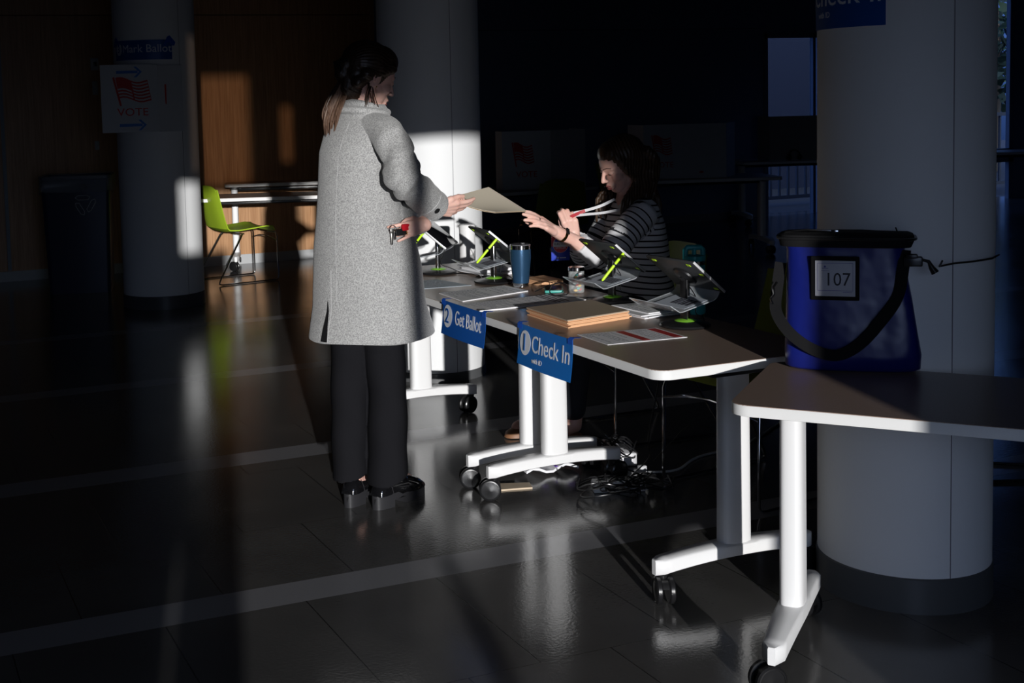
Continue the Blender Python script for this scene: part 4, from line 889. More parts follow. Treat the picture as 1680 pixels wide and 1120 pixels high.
for hp, kn, an in (((1.68, 4.49, 0.86), (1.675, 4.475, 0.48), (1.665, 4.455, 0.10)), ((1.74, 4.36, 0.86), (1.75, 4.36, 0.48), (1.742, 4.378, 0.10))):
    b.cap(hp, 0.070, kn, 0.048); b.cap(kn, 0.048, an, 0.032)
b.cap((1.665, 4.455, 0.085), 0.032, (1.77, 4.53, 0.062), 0.026); b.cap((1.742, 4.378, 0.085), 0.034, (1.87, 4.44, 0.062), 0.028)
# right hand: palm up, reaching for the folder
HM = frame(rwr, (0.97, 0.20, -0.06), (0.20, -0.75, -0.60))
hand(b, rwr, HM, [(2, 6, 10, 8), (0, 10, 14, 10), (-2, 14, 16, 14), (-5, 20, 20, 18)], [(0.050, 0.040, -0.006), (0.083, 0.048, -0.012), (0.110, 0.046, -0.016)])
# left hand holding keys by the hip, fingers pointing back
HL = frame(lwr, (-0.90, -0.10, -0.16), (-0.30, -0.92, 0.15)) @ Matrix.Diagonal((1, -1, 1, 1))
hand(b, lwr, HL, [(6, 8, 14, 10), (2, 36, 40, 26), (-3, 34, 38, 24), (-9, 8, 12, 8)], [(0.040, 0.042, -0.012), (0.066, 0.046, -0.030), (0.088, 0.036, -0.042)], 0.80)
body1 = remesh(b, 'body', SKIN, 0.0035, P1, 3)
face_parts(MH, P1)
# hair: smooth cap drawn back, clip and loose tail
h = MB()
h.ell((-0.024, 0, 0.036), (0.104, 0.084, 0.092), seg=28, M=MH); h.ell((0.018, 0, 0.068), (0.074, 0.070, 0.058), seg=24, M=MH); h.ell((-0.060, 0, -0.010), (0.062, 0.066, 0.070), seg=24, M=MH)
for s_ in (-1, 1): h.cap(MH @ V((0.045, s_*0.058, 0.045)), 0.022, MH @ V((-0.05, s_*0.060, -0.008)), 0.028); h.cap(MH @ V((-0.005, s_*0.070, 0.030)), 0.018, MH @ V((-0.07, s_*0.050, -0.045)), 0.024)
h.cap(MH @ V((-0.11, 0, 0.01)), 0.032, MH @ V((-0.115, 0, -0.03)), 0.028); h.cap(MH @ V((-0.09, 0, -0.02)), 0.04, MH @ V((-0.085, -0.01, -0.07)), 0.032)
def hairdisp(M, am, f=60):
    Mi = M.inverted()
    def g(c):
        q = Mi @ c; a = math.atan2(q.y, q.z+0.02); return am*sin(a*f+3*noise.noise(q*25)) + am*0.8*noise.noise(q*60)
    return g
h.cap(MH @ V((-0.060, 0, -0.05)), 0.050, V((1.690, 4.415, 1.505)), 0.040)
remesh(h, 'hair', HAIR1, 0.0035, P1, 4, hairdisp(MH, 0.0009))
t0 = MB(); rnd = random.Random(4); A0 = MH @ V((-0.092, 0.0, -0.058))
for i in range(46):
    u = rnd.uniform(-1, 1); v = rnd.uniform(-1, 1); L = rnd.uniform(0.75, 1.05)
    a = A0+V((0.012*u, 0.016*v, 0.012*rnd.random())); e_ = V((1.590+0.016*u, 4.425+0.022*v, 1.415-0.02*rnd.random()))
    m1 = a.lerp(e_, 0.35)+V((-0.004+0.010*u, 0.01*v, 0.012)); m2 = a.lerp(e_, 0.7*L)+V((-0.012+0.010*u, 0.012*v, 0.006))
    t0.tube(crv([a, m1, m2, a.lerp(e_, L)], 5), [0.0055]*8+[0.0045]*4+[0.003, 0.002, 0.0015, 0.0008], 6)
t0.build('ponytail', HAIR1B, P1, world=True)
t1 = MB()
for i in range(14):
    y = rnd.uniform(-0.05, -0.02); a = MH @ V((-0.035+0.02*rnd.random(), -0.066+0.01*rnd.random(), -0.035)); e_ = V((1.69+0.085*rnd.random(), 4.315+0.03*rnd.random(), 1.475-0.03*rnd.random()))
    t1.tube(crv([a, a.lerp(e_, 0.5)+V((-0.01, -0.01, 0)), e_], 4), [0.0014]*6+[0.001, 0.0008, 0.0005], 6)
t1.build('loose_strands', HAIR1, P1, world=True)
cl = MB()
for k in range(5): cl.tube([MH @ V((-0.125, -0.030+0.012*k, 0.020)), MH @ V((-0.150, -0.024+0.010*k, 0.004)), MH @ V((-0.135, -0.024+0.010*k, -0.028))], [0.004, 0.0045, 0.002], 6)
cl.tube([MH @ V((-0.128, -0.034, 0.020)), MH @ V((-0.128, 0.024, 0.020))], 0.005, 8).build('hair_clip', MBLK, P1, world=True)
MB().ell(MH @ V((-0.006, -0.080, -0.042)), (0.003,)*3, seg=10).build('earring', mat('gold', (0.8, 0.55, 0.2), 0.2, 1.0), P1, world=True)
# coat
WOOL = mat('grey_wool', (0.23, 0.23, 0.23), 0.85, sheen=0.2, speck=(250, (0.46, 0.46, 0.455), (1, 1, 1)), bump=(500, 0.0006))
def bodyring(z, c, a, b_, k=72, fold=0.0, ph=0.0):
    out = []
    for i in range(k):
        t = 2*pi*i/k; f = 1+fold*(0.6*sin(5*t+ph)+0.4*sin(9*t+2.1*ph+1))
        p = V((c[0], c[1], z)) + F1*(a*cos(t)*f) + RB*(b_*sin(t)*f); out.append(p)
    return out
coat = MB()
CR = [(0.648, (1.733, 4.405), 0.243, 0.232, 0.007), (0.70, (1.730, 4.406), 0.230, 0.226, 0.008), (0.765, (1.726, 4.408), 0.208, 0.220, 0.014), (0.90, (1.722, 4.409), 0.198, 0.210, 0.010), (0.994, (1.714, 4.411), 0.184, 0.200, 0.008), (1.107, (1.700, 4.416), 0.155, 0.172, 0.006), (1.22, (1.698, 4.418), 0.140, 0.164, 0.004), (1.33, (1.703, 4.416), 0.134, 0.168, 0.0), (1.395, (1.712, 4.414), 0.118, 0.165, 0.0), (1.435, (1.718, 4.412), 0.096, 0.148, 0.0), (1.468, (1.722, 4.410), 0.078, 0.110, 0.0), (1.492, (1.724, 4.409), 0.066, 0.078, 0.0)]
coat.rings([bodyring(z, c, a, bb, fold=f, ph=z*3) for z, c, a, bb, f in CR])
sl_pts = [V((1.722, 4.335, 1.425)), rsh+V((0.0, 0.022, 0.004)), rsh.lerp(rel, 0.35)+V((0.002, -0.006, 0)), rsh.lerp(rel, 0.75)+V((0, -0.008, 0)), rel+V((-0.006, -0.008, -0.004)), rel.lerp(rwr, 0.3)+V((0.002, -0.002, -0.004)), rel.lerp(rwr, 0.65)+V((0, 0, -0.004)), rel.lerp(rwr, 0.93)]
Q = crv(sl_pts, 5); N_ = len(Q)
def srad(i):
    u = i/(N_-1); base = 0.064-0.005*u
    if u < 0.15: base = 0.054+0.05*u
    return base*(1+0.035*sin(u*60)*(1 if 0.3 < u < 0.8 else 0.3))
slv = MB(); slv.tube(Q, [srad(i) for i in range(N_)], 40)
ls = crv([V((1.70, 4.50, 1.39)), lsh, lel+V((0, 0.01, 0)), lel.lerp(lwr, 0.5), lel.lerp(lwr, 0.92)], 5)
coat.tube(ls, [0.064-0.0008*i for i in range(len(ls))], 30)
# collar stands up round the neck
for k in range(17):
    a = R(-150+300*k/16)+pi
    pass
colr = [V((1.724, 4.409, 0)) + F1*(0.068*cos(t)) + RB*(0.078*sin(t)) + V((0, 0, 1.492+0.022*max(0, -cos(t)))) for t in [2*pi*k/40 for k in range(40)]]
coat.tube(colr, 0.014, 10, closed=True)
colr = [V((1.722, 4.410, 0)) + F1*(0.086*cos(t)) + RB*(0.100*sin(t)) + V((0, 0, 1.474+0.014*max(0, -cos(t)))) for t in [2*pi*k/40 for k in range(40)]]
coat.tube(colr, 0.013, 10, closed=True)
elb = rel.copy()
def coatdisp(c):
    d = 0.0012*noise.noise(c*9)
    # creases radiating round the elbow and the top of the sleeve
    for q, rad, am, fr in ((rel, 0.15, 0.011, 85), (rsh.lerp(rel, 0.30), 0.13, 0.009, 80), (rel.lerp(rwr, 0.5), 0.10, 0.004, 60)):
        dd = (c-q).length
        if dd < rad:
            ax = (rwr-rsh).normalized(); s_ = (c-q).dot(ax)+0.35*(c-q).dot(V((0.3, -0.4, 0.6)))
            d += am*(1-dd/rad)*sin(s_*fr + 3.0*noise.noise(c*11))
    # waist and hem drape
    if c.z < 1.0:
        t = math.atan2((c-V((1.727, 4.408, 0))).dot(RB), (c-V((1.727, 4.408, 0))).dot(F1)); d += 0.005*(1.0-c.z)*2.2*sin(4*t+1.3*c.z)
    # centre back seam and side seam
    return d
cobj = remesh(coat, 'coat', WOOL, 0.005, P1, 5, coatdisp)
slo = remesh(slv, 'sleeve', WOOL, 0.004, cobj, 4, coatdisp)
def onring(z, t, lift=0.0015):
    for (z0, c0_, a0, b0, f0), (z1, c1_, a1, b1, f1) in zip(CR, CR[1:]):
        if z0 <= z <= z1:
            u = (z-z0)/(z1-z0); a = a0+(a1-a0)*u+lift; bb = b0+(b1-b0)*u+lift; cx = c0_[0]+(c1_[0]-c0_[0])*u; cy = c0_[1]+(c1_[1]-c0_[1])*u
            return V((cx, cy, z)) + F1*a*cos(t) + RB*bb*sin(t)
bpy.context.view_layer.update()
from mathutils.bvhtree import BVHTree
def surf(bvh, p, c, lift):
    "drop p on the surface along the line to the axis point c"
    d = (c-p).normalized(); hit = bvh.ray_cast(p-d*0.15, d)
    return (hit[0]+hit[1]*lift) if hit[0] else p
bmc = bmesh.new(); bmc.from_mesh(cobj.data); bmesh.ops.transform(bmc, matrix=pmat(P1), verts=bmc.verts[:]); BV = BVHTree.FromBMesh(bmc); bmc.free()
ax = lambda z: V((1.72, 4.41, z))
SEAM = mat('wool_seam', (0.42, 0.42, 0.42), 0.85)
MB().tube([surf(BV, onring(z, R(165)), ax(z), 0.0002) for z in [0.80+0.034*k for k in range(20)]], 0.0010, 6).build('back_seam', SEAM, cobj, world=True)
MB().tube([surf(BV, onring(z, R(98)), ax(z), -0.0002) for z in [0.90+0.03*k for k in range(11)]], 0.0009, 6).build('side_seam', SEAM, cobj, world=True)
vt = MB(); G = []
for k in range(9):
    z = 0.655+0.018*k; w_ = 0.013*(1-k/8)+0.0015
    G.append([surf(BV, onring(z, R(176)+s_*w_/0.2), ax(z), 0.0012) for s_ in (-1, 0, 1)])
vt.sheet(G, 0.0006).build('vent_slit_dark', MBLK, cobj, world=True)  # black sliver on the cloth paints the dark of the open slit
MB().tube([surf(BV, onring(z, R(172)), ax(z), 0.0008) for z in [0.653+0.02*k for k in range(14)]], 0.0016, 6).build('vent_edge', SEAM, cobj, world=True)
# cuff strap and button
cdir = (rwr-rel).normalized(); bmc = bmesh.new(); bmc.from_mesh(slo.data); bmesh.ops.transform(bmc, matrix=pmat(P1), verts=bmc.verts[:]); BV = BVHTree.FromBMesh(bmc); bmc.free()
cc = rel.lerp(rwr, 0.72); side = V((-0.05, -0.9, -0.35)).normalized(); side = (side-cdir*side.dot(cdir)).normalized()
bpos = BV.ray_cast(cc+side*0.2, -side); n_ = bpos[1]; bp_ = bpos[0]
Mb = frame(bp_+n_*0.001, n_, cdir)
MB().lathe([(0.002, 0), (0.0105, 0), (0.0115, 0.003), (0.009, 0.0045), (0.002, 0.0035)], seg=24, M=Mb @ Matrix.Rotation(R(90), 4, 'Y')).build('cuff_button', BLK, cobj, world=True)
bt = MB(); sq_ = n_.cross(cdir).normalized(); Pp = []
for k in range(9):
    ang = R(-60+14*k); dr = (n_*cos(ang)+sq_*sin(ang)).normalized(); q0 = cc - cdir*(0.030*cos(ang)) ; hit = BV.ray_cast(q0+dr*0.2, -dr)
    if hit[0]: Pp.append(hit[0]+hit[1]*0.0008)
bt.tube(Pp, 0.0018, 6).build('cuff_strap_edge', SEAM, cobj, world=True)
# trousers
TR = mat('black_trousers', (0.010, 0.010, 0.012), 0.9, spec=0.08)
tr = MB()
def legr(z, cx, cy, a, b_):
    out = []
    for i in range(40):
        t = 2*pi*i/40; ca, sa = cos(t), sin(t)
        p = V((cx, cy, z)) + V((0.93, -0.36, 0))*(a*(abs(ca)**0.85)*(1 if ca > 0 else -1)) + V((0.36, 0.93, 0))*(b_*(abs(sa)**0.9)*(1 if sa > 0 else -1))
        out.append(p)
    return out
for pts in ([(0.100, 1.648, 4.462, 0.068, 0.095), (0.25, 1.652, 4.462, 0.068, 0.09), (0.45, 1.660, 4.462, 0.074, 0.09), (0.62, 1.672, 4.462, 0.085, 0.10), (0.80, 1.68, 4.46, 0.09, 0.10)],
            [(0.092, 1.764, 4.372, 0.076, 0.100), (0.25, 1.768, 4.370, 0.073, 0.095), (0.45, 1.772, 4.366, 0.071, 0.09), (0.62, 1.766, 4.374, 0.080, 0.10), (0.80, 1.75, 4.38, 0.09, 0.10)]):
    RG = [legr(*q) for q in pts]
    for i_, p_ in enumerate(RG[0]): p_.z += 0.032*max(0.0, cos(2*pi*i_/40))
    tr.rings(RG)
def trdisp(c):
    return 0.0035*noise.noise(V((c.x*6, c.y*6, c.z*2.2)))*2 + 0.002*sin(c.z*30+c.x*40)*(1 if c.z < 0.6 else 0)
tro = remesh(tr, 'trousers', TR, 0.005, P1, 3, trdisp)
MB().tube([V((1.598, 4.41, z)) + V((0.0, -0.012, 0)) for z in (0.08, 0.2, 0.35, 0.5)], 0.0012, 5).build('trouser_crease', TR, tro, world=True)
# loafers
PAT = mat('patent_leather', (0.006, 0.006, 0.007), 0.10, coat=0.6); SOLE = mat('rubber_sole', (0.025, 0.025, 0.028), 0.45)
def loafer(hx, hy, dx, dy):
    d = V((dx, dy, 0)).normalized(); M = basis((hx, hy, 0), d, (-d.y, d.x, 0), (0, 0, 1)); L = 0.275
    def out_(x, k):   # half widths
        u = x/L; return 0.034+0.012*sin(pi*min(1, max(0, (u-0.25)/0.75)))+0.002*u if u < 0.9 else 0.040
    sh = thing_child = MB(); Rr = []
    prof = [(0.004, 0.050, 0.072, 0.026), (0.03, 0.050, 0.112, 0.036), (0.075, 0.050, 0.104, 0.035), (0.12, 0.045, 0.092, 0.036), (0.155, 0.038, 0.096, 0.042), (0.20, 0.034, 0.086, 0.046), (0.24, 0.033, 0.070, 0.043), (0.265, 0.034, 0.052, 0.030), (0.276, 0.036, 0.042, 0.012)]
    for x, zb, zt, hw in prof:
        Rr.append([V((x, hw*cos(t)*(1 if sin(t) < 0 else (0.80+0.2*abs(cos(t)))), zb+(zt-zb)*max(0, sin(t))**0.8 if sin(t) > 0 else zb)) for t in [2*pi*k/28 for k in range(28)]])
    up_ = MB().rings(Rr, M=M).build('shoe', PAT, P1, world=True, ang=70)
    so_ = MB()
    def outl(k=40):
        P = []
        for i in range(k):
            t = 2*pi*i/k; x = L/2+0.002+(L/2+0.004)*cos(t); y = (0.040+0.010*max(0, cos(t-0.3)))*(abs(sin(t))**0.75)*(1 if sin(t) > 0 else -1); P.append((x, y))
        return P
    O = outl(); so_.rings([[V((x, y*0.96, 0.018 if x < 0 else (0.030 if 0.10 < x < 0.13 else (0.026 if x < 0.24 else 0.030)))) for x, y in O], [V((x, y, 0.034+ (0.008 if x < 0.12 else 0))) for x, y in O], [V((x, y, 0.040+(0.012 if x < 0.10 else 0))) for x, y in O]], M=M)
    so_.rings([[V((x, y, z)) for x, y in O if x > 0.125] for z in (0.0, 0.030)], M=M)
    so_.rings([[V((x, y, z)) for x, y in O if x < 0.095] for z in (0.0, 0.042)], M=M)
    so_.build('sole', SOLE, up_, world=True, ang=50)
    MB().tube([M @ V(p) for p in ((0.150, -0.038, 0.078), (0.158, -0.018, 0.099), (0.160, 0.0, 0.102), (0.158, 0.018, 0.099), (0.150, 0.038, 0.078))], 0.005, 8, flat=1.6).build('strap', PAT, up_, world=True)
    MB().tube([M @ V(p) for p in ((0.070, -0.036, 0.052), (0.060, -0.0375, 0.075), (0.050, -0.034, 0.098))], 0.0014, 6).build('shoe_seam', SOLE, up_, world=True)
    MB().box((0.158, 0, 0.107), (0.006, 0.030, 0.003), 0.001, M=M).build('metal_bit', CHROME, up_, world=True)
loafer(1.612, 4.410, 0.80, 0.60); loafer(1.695, 4.338, 0.89, 0.46)
# ring, keys
gold = mat('gold', (0.8, 0.55, 0.2), 0.2, 1.0)
rc = HL @ V((0.100*0.80, -0.011*0.80, -0.008)); MB().tube([rc + (HL.to_3x3() @ V((0, 0.0105*cos(t), 0.0105*sin(t)))) for t in [2*pi*k/16 for k in range(16)]], 0.0018, 6, closed=True).ell(rc+(HL.to_3x3() @ V((0, 0, 0.012))), (0.004, 0.004, 0.003), seg=10).build('finger_ring', gold, P1, world=True)
kx = HL @ V((0.092, 0.004, -0.002))
t_ = thing('key_bunch', 'keys and red fob held in the standing person\'s left hand', 'keys', kx)
RL = mat('red_fob', (0.5, 0.01, 0.02), 0.4)
MB().box((0.02, 0.0, 0.010), (0.055, 0.014, 0.024), 0.004, rz=0.4).build('red_fob', RL, t_)
MB().box((-0.005, -0.004, -0.006), (0.05, 0.014, 0.026), 0.005, rz=0.4).build('black_fob', BLK, t_)
MB().tube([V((-0.042+0.012*cos(t), -0.012, 0.008+0.012*sin(t))) for t in [2*pi*k/18 for k in range(18)]], 0.0013, 6, closed=True).build('key_ring', CHROME, t_)
MB().box((-0.047, -0.014, -0.026), (0.007, 0.002, 0.045), 0.0008).box((-0.044, -0.014, 0.0), (0.016, 0.002, 0.016), 0.0008).build('key', mat('key_steel', (0.4, 0.38, 0.35), 0.3, 1.0), t_)
MB().box((-0.035, -0.016, -0.016), (0.006, 0.002, 0.03), 0.0008, rz=0.3).build('key', CHROME, t_)

# ---- folder being handed over
t_ = thing('file_folder', 'tan folder held between the standing and the seated person', 'folder', (2.29, 4.50, 1.10))
A, B_, C_, D_ = V((2.080, 4.440, 1.139)), V((2.350, 4.640, 1.156)), V((2.484, 4.571, 1.057)), V((2.252, 4.392, 1.078))
def fgrid(off):
    G = []
    for i in range(11):
        r_ = []
        for j in range(11):
            u, v = i/10, j/10; p = (A*(1-u)+B_*u)*(1-v)+(D_*(1-u)+C_*u)*v
            r_.append(p + V((0, 0, -0.010*sin(pi*v)*(1-u) - off)))
        G.append(r_)
    return G
MB().sheet(fgrid(0), 0.0012).build('cover', mat('folder_tan', (0.66, 0.59, 0.47), 0.65), t_, world=True)
MB().sheet(fgrid(0.004), 0.0012).build('back_cover', MANILA, t_, world=True)

# ---- seated woman
P2 = thing('person', 'seated person with long brown hair in a black and white striped top', 'person', (3.19, 4.88, 0))
M2 = frame((3.125, 4.875, 1.205), (-0.93, 0.02, -0.42), (-0.36, -0.06, 0.92))
b = MB(); head(b, M2, V((3.175, 4.885, 1.05)))
b.cap((3.175, 4.885, 1.05), 0.058, (3.21, 4.89, 0.92), 0.10); b.cap((3.21, 4.89, 0.92), 0.11, (3.24, 4.88, 0.60), 0.12)
shN, elN, wrN = V((3.150, 4.745, 0.985)), V((2.935, 4.722, 0.820)), V((2.680, 4.688, 0.952))
b.cap((3.20, 4.87, 0.97), 0.065, shN, 0.05); b.cap(shN, 0.048, elN, 0.042); b.cap(elN, 0.041, wrN, 0.0255)
shF, elF, wrF = V((3.20, 5.03, 1.0)), V((3.06, 5.06, 0.77)), V((2.925, 4.945, 0.895))
b.cap((3.20, 4.90, 0.97), 0.065, shF, 0.05); b.cap(shF, 0.047, elF, 0.041); b.cap(elF, 0.040, wrF, 0.0255)
for sy in (-1, 1):
    hp, kn, an = V((3.23, 4.88+sy*0.09, 0.545)), V((2.86, 4.90+sy*0.10, 0.52)), V((2.80, 4.88+sy*0.12, 0.09))
    b.cap(hp, 0.085, kn, 0.058); b.cap(kn, 0.052, an, 0.034); b.cap(an, 0.032, an+V((-0.15, 0, -0.045)), 0.026)
dN = (V((2.500, 4.630, 1.048))-wrN).normalized()
HN = frame(wrN, dN+V((0, 0, 0.02)), (-0.20, -0.60, 0.78)) @ Matrix.Diagonal((1, -1, 1, 1))
hand(b, wrN, HN, [(0, 0, 8, 8), (1, 5, 8, 8), (3, 10, 14, 10), (6, 16, 18, 12)], [(0.045, 0.034, -0.030), (0.078, 0.040, -0.050), (0.104, 0.044, -0.056)])
HF = frame(wrF, (-0.42, -0.25, 0.80), (-0.30, -0.90, -0.2))
hand(b, wrF, HF, [(2, 45, 60, 35), (0, 48, 62, 35), (-2, 50, 64, 35), (-4, 52, 62, 35)], [(0.045, 0.040, -0.015), (0.078, 0.034, -0.034), (0.098, 0.016, -0.046)])
body2 = remesh(b, 'body', SKIN, 0.0035, P2, 3)
face_parts(M2, P2)
h = MB()
h.ell((-0.026, 0, 0.034), (0.106, 0.088, 0.092), seg=28, M=M2); h.ell((0.006, 0, 0.066), (0.076, 0.074, 0.056), seg=24, M=M2); h.ell((-0.065, 0, -0.05), (0.062, 0.082, 0.090), seg=24, M=M2)
rnd = random.Random(12)
def lock(P, r0, r1): q = crv([V(p) for p in P], 5); h.tube(q, [r0+(r1-r0)*(i/(len(q)-1)) for i in range(len(q))], 12)
for s_ in (-1, 1):
    for k in range(9):
        a = R(5+19*k); x0 = 0.030*cos(a)-0.02; y0 = s_*(0.070+0.008*sin(a))
        p0 = M2 @ V((0.035-0.014*k, s_*(0.052+0.0025*min(k, 5)), 0.070-0.006*k)); p1 = M2 @ V((0.028-0.017*k, s_*(0.086-0.001*k), 0.000)); p2 = M2 @ V((0.008-0.016*k, s_*0.088, -0.075))
        p3 = V((3.135+0.014*k, 4.885-s_*(-0.0)+0.0, 1.03)); p3 = V((3.075+0.020*k, 4.88+(-0.105+0.004*k if s_ > 0 else 0.105), 1.045-0.003*k)); p4 = p3+V((0.002+0.006*rnd.random()-0.010*(k < 2), 0.0, -0.085-0.03*rnd.random()))
        lock([p0, p1, p2, p3, p4], 0.019, 0.006)
for k in range(7):
    y = -0.075+0.025*k; p0 = M2 @ V((-0.10, y, 0.03)); p1 = M2 @ V((-0.125, y, -0.06)); p2 = V((3.262, 4.88+y*1.2, 1.05)); p3 = p2+V((0.004, 0, -0.12))
    lock([p0, p1, p2, p3], 0.026, 0.010)
def hd2(c): return 0.0014*sin(c.x*420+6*noise.noise(c*14))+0.0012*noise.noise(V((c.x*60, c.y*60, c.z*8)))
remesh(h, 'hair', HAIR2, 0.004, P2, 4, hd2)
# striped top: one cloth body with sleeves, stripes follow the cloth
m = bpy.data.materials.new('striped_knit'); m.use_nodes = True; n = m.node_tree; bb = n.nodes['Principled BSDF']
at = n.nodes.new('ShaderNodeAttribute'); at.attribute_name = 'stripe'
md_ = n.nodes.new('ShaderNodeMath'); md_.operation = 'FRACT'; n.links.new(at.outputs['Fac'], md_.inputs[0])
lt = n.nodes.new('ShaderNodeMath'); lt.operation = 'LESS_THAN'; n.links.new(md_.outputs[0], lt.inputs[0]); lt.inputs[1].default_value = 0.26
mx_ = n.nodes.new('ShaderNodeMixRGB'); n.links.new(lt.outputs[0], mx_.inputs[0]); mx_.inputs[1].default_value = (0.74, 0.74, 0.76, 1); mx_.inputs[2].default_value = (0.015, 0.015, 0.02, 1)
n.links.new(mx_.outputs[0], bb.inputs['Base Color']); bb.inputs['Roughness'].default_value = 0.85
KNIT = m
def make_top(s_pts, tor, s2_pts):
    t = MB(); F2 = V((-1, 0.05, 0)); S2 = V((0.05, 1, 0))
    t.rings([[V((c[0], c[1], z)) + F2*(a*cos(q)) + S2*(w_*sin(q)) for q in [2*pi*k/56 for k in range(56)]] for z, c, a, w_ in tor])
    t.tube(s_pts, [0.062, 0.067, 0.068, 0.068, 0.067, 0.066, 0.066, 0.065, 0.062, 0.058, 0.053][:len(s_pts)] + [0.048]*(max(0, len(s_pts)-11)), 30)
    t.tube(s2_pts, 0.056, 30)
    return t
TOR = [(0.47, (3.235, 4.88), 0.125, 0.185), (0.60, (3.240, 4.88), 0.130, 0.180), (0.72, (3.235, 4.88), 0.115, 0.165), (0.85, (3.215, 4.885), 0.125, 0.168), (0.94, (3.205, 4.887), 0.118, 0.170), (1.0, (3.205, 4.888), 0.090, 0.150), (1.035, (3.195, 4.888), 0.072, 0.105), (1.052, (3.188, 4.887), 0.062, 0.075)]
sN = crv([V((3.20, 4.80, 0.985)), shN, shN.lerp(elN, 0.55)+V((0, -0.006, 0)), elN+V((0.012, 0, -0.004)), elN.lerp(wrN, 0.50)], 3)
sF = crv([V((3.20, 4.97, 0.985)), shF, shF.lerp(elF, 0.6), elF, elF.lerp(wrF, 0.7)], 3)
def topdisp(c):
    d = 0.002*noise.noise(c*10)
    for q, rad, am, fr in ((elN, 0.13, 0.006, 80), (shN, 0.11, 0.005, 70), (V((3.10, 4.74, 0.80)), 0.12, 0.005, 75)):
        dd = (c-q).length
        if dd < rad: d += am*(1-dd/rad)*sin((c.x*0.8+c.z*0.9)*fr+3*noise.noise(c*12))
    return d
top = remesh(make_top(sN, TOR, sF), 'striped_top', KNIT, 0.005, P2, 5, topdisp)
# stripe coordinate: along the sleeve on the arms, height on the torso
att = top.data.attributes.new('stripe', 'FLOAT', 'POINT'); PM2 = pmat(P2)
def seg_t(c, P):
    best = (9, 0); L = 0.0
    for a, b_ in zip(P, P[1:]):
        d = b_-a; l = d.length; u = max(0, min(1, (c-a).dot(d)/(l*l))); q = a+d*u; e_ = (c-q).length
        if e_ < best[0]: best = (e_, L+u*l)
        L += l
    return best
vals = []
for v in top.data.vertices:
    c = PM2 @ v.co
    eN, lN = seg_t(c, sN); eF, lF = seg_t(c, sF)
    tz = (1.06-c.z)/0.0265 + 0.25*noise.noise(c*7)
    q = tz
    if eN < 0.082 and lN > 0.075: q = 2.3 + lN/0.026 + 0.15*noise.noise(c*9)
    elif eF < 0.072 and lF > 0.075: q = 2.3 + lF/0.026
    if eN < 0.08 and lN > 0.40: q = 0.5
    vals.append(q)
att.data.foreach_set('value', vals)
# trousers, shoes of the seated woman
t = MB()
for sy in (-1, 1):
    hp, kn, an = V((3.23, 4.88+sy*0.09, 0.545)), V((2.86, 4.90+sy*0.10, 0.52)), V((2.80, 4.88+sy*0.12, 0.16))
    t.cap(hp, 0.098, kn, 0.072); t.cap(kn, 0.070, an, 0.052)
remesh(t, 'trousers', mat('dark_trousers', (0.012, 0.014, 0.02), 0.8), 0.006, P2, 4)
for sy in (-1, 1):
    y = 4.88+sy*0.12; mb = MB()
    mb.rings([[V((2.835-0.245*u, y+hw*cos(q), 0.004+(zt)*max(0, sin(q)) )) for q in [2*pi*k/24 for k in range(24)]] for u, hw, zt in ((0, 0.022, 0.045), (0.1, 0.034, 0.06), (0.3, 0.036, 0.05), (0.55, 0.044, 0.055), (0.8, 0.044, 0.045), (0.95, 0.030, 0.03), (1.0, 0.012, 0.012))])
    mb.build('flat_shoe', mat('tan_shoe', (0.25, 0.12, 0.06), 0.5), P2, world=True)
# watch, ring
wc = wrN.lerp(elN, 0.16); ad = (elN-wrN).normalized(); wu = V((0.1, -0.75, 0.65)); wu = (wu-ad*wu.dot(ad)).normalized(); wv = ad.cross(wu)
band = MB()
Rg = [wc + wu*(0.0295*cos(q)) + wv*(0.0295*sin(q)) for q in [2*pi*k/28 for k in range(28)]]
band.rings([[p - ad*0.007 for p in Rg], [wc + (p-wc)*1.06 - ad*0.006 for p in Rg], [wc + (p-wc)*1.06 + ad*0.006 for p in Rg], [p + ad*0.007 for p in Rg]], cap=False)
wb = band.build('wrist_watch_band', gold, P2, world=True)
Mw = basis(wc+wu*0.0325, ad, wv, wu)
MB().box((0, 0, 0), (0.017, 0.030, 0.007), 0.003, M=Mw).build('watch_face', BLK, wb, world=True)
rc = HN @ V((0.106, 0.0075, -0.004)); MB().tube([rc + (HN.to_3x3() @ V((0, 0.0110*cos(t), 0.0110*sin(t)))) for t in [2*pi*k/16 for k in range(16)]], 0.0024, 6, closed=True).build('finger_ring', BLK, P2, world=True)
# lanyard and badge (held out by the far hand)
t_ = thing('lanyard', 'white and red lanyard pulled taut from the seated person\'s neck', 'lanyard', (3.0, 4.93, 1.0))
hold = HF @ V((0.085, -0.02, -0.03))
neck1, neck2 = V((3.085, 4.86, 1.052)), V((3.10, 4.80, 1.015))
WB_ = mat('lanyard_white', (0.6, 0.6, 0.62), 0.6)
L1 = ribbon([neck1, neck1.lerp(hold, 0.35)+V((0, -0.012, -0.004)), neck1.lerp(hold, 0.7)+V((0, -0.012, 0)), hold+V((0, -0.02, 0.01))], 0.012, (0, -1, 0.3), 0.0015); L1.build('strap', WB_, t_, world=True)
L1 = ribbon([neck2, neck2.lerp(hold, 0.4)+V((0, -0.012, -0.006)), neck2.lerp(hold, 0.75)+V((0, -0.012, -0.004)), hold+V((0.0, -0.02, -0.002))], 0.011, (0, -1, 0.3), 0.0015); L1.build('strap', WB_, t_, world=True)
e1_ = neck1.lerp(hold, 0.72)+V((0, -0.014, 0)); L1 = ribbon([e1_, e1_.lerp(hold, 0.5)+V((0, -0.012, 0.001)), hold+V((-0.02, -0.026, -0.006))], 0.014, (0, -1, 0.3), 0.002); L1.build('red_strap_end', mat('lanyard_red', (0.4, 0.01, 0.02), 0.5), t_, world=True)
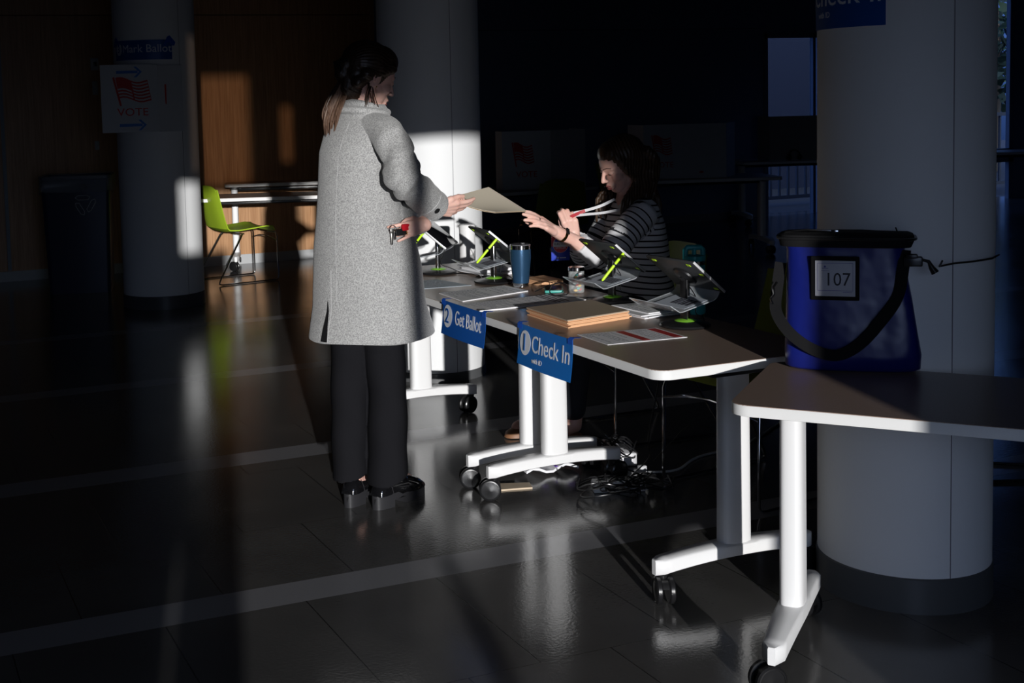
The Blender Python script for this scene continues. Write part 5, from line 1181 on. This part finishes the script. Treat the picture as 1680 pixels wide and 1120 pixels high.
t_ = thing('name_badge', 'red, white and blue round emblem badge card hanging below the wrist watch', 'badge', (2.838, 4.915, 0.79))
bx = V((-0.95, 0.28, 0)).normalized()*-1; Mbg = basis((2.838, 4.915, 0.853), (0.94, -0.34, 0), (0.02, 0.0, 1), (-0.34, -0.94, 0.0))
MB().box((0, 0, 0), (0.082, 0.125, 0.002), 0.0006, M=Mbg).build('card', mat('badge_blue', (0.02, 0.05, 0.45), 0.4), t_, world=True)
MB().poly([(-0.041, 0.0), (-0.041, 0.0625), (0.041, 0.0625), (0.041, 0.0)], 0.0005, Mbg @ Matrix.Translation((0, 0, 0.0012))).build('red_field', mat('badge_red', (0.6, 0.02, 0.04), 0.4), t_, world=True)
WHT = mat('badge_white', (0.8, 0.8, 0.82), 0.4)
MB().poly(ring2d(0, 0.008, 0.034, 0.036), 0.0006, Mbg @ Matrix.Translation((0, 0, 0.0019))).build('round_emblem', WHT, t_, world=True)
MB().poly([(0.031*cos(R(a)), 0.010+0.033*sin(R(a))) for a in range(20, 161, 10)], 0.0005, Mbg @ Matrix.Translation((0, 0, 0.0026))).build('blue_arc', mat('badge_blue', (0,)*3), t_, world=True)
MB().poly([(0.031*cos(R(a)), 0.004+0.031*sin(R(a))) for a in range(190, 351, 10)], 0.0005, Mbg @ Matrix.Translation((0, 0, 0.0026))).build('red_arc', mat('badge_red', (0,)*3), t_, world=True)
mb = MB(); add_text(mb, 'ELECTION', 0.013, Mbg @ Matrix.Translation((0, 0.011, 0.0033)), sx=0.95); mb.build('lettering', INK, t_, world=True, smooth=False)
mb = MB(); add_text(mb, 'OFFICER', 0.0125, Mbg @ Matrix.Translation((0, -0.006, 0.0033)), sx=0.95); mb.build('second_lettering', WHT, t_, world=True, smooth=False)
mb = MB(); mb.poly(ring2d(-0.012, -0.050, 0.004, 0.004, 6), 0.0005, Mbg @ Matrix.Translation((0, 0, 0.0012))); mb.box((0.010, -0.050, 0.0014), (0.028, 0.004, 0.0005), M=Mbg); mb.build('small_print', WHT, t_, world=True, smooth=False)
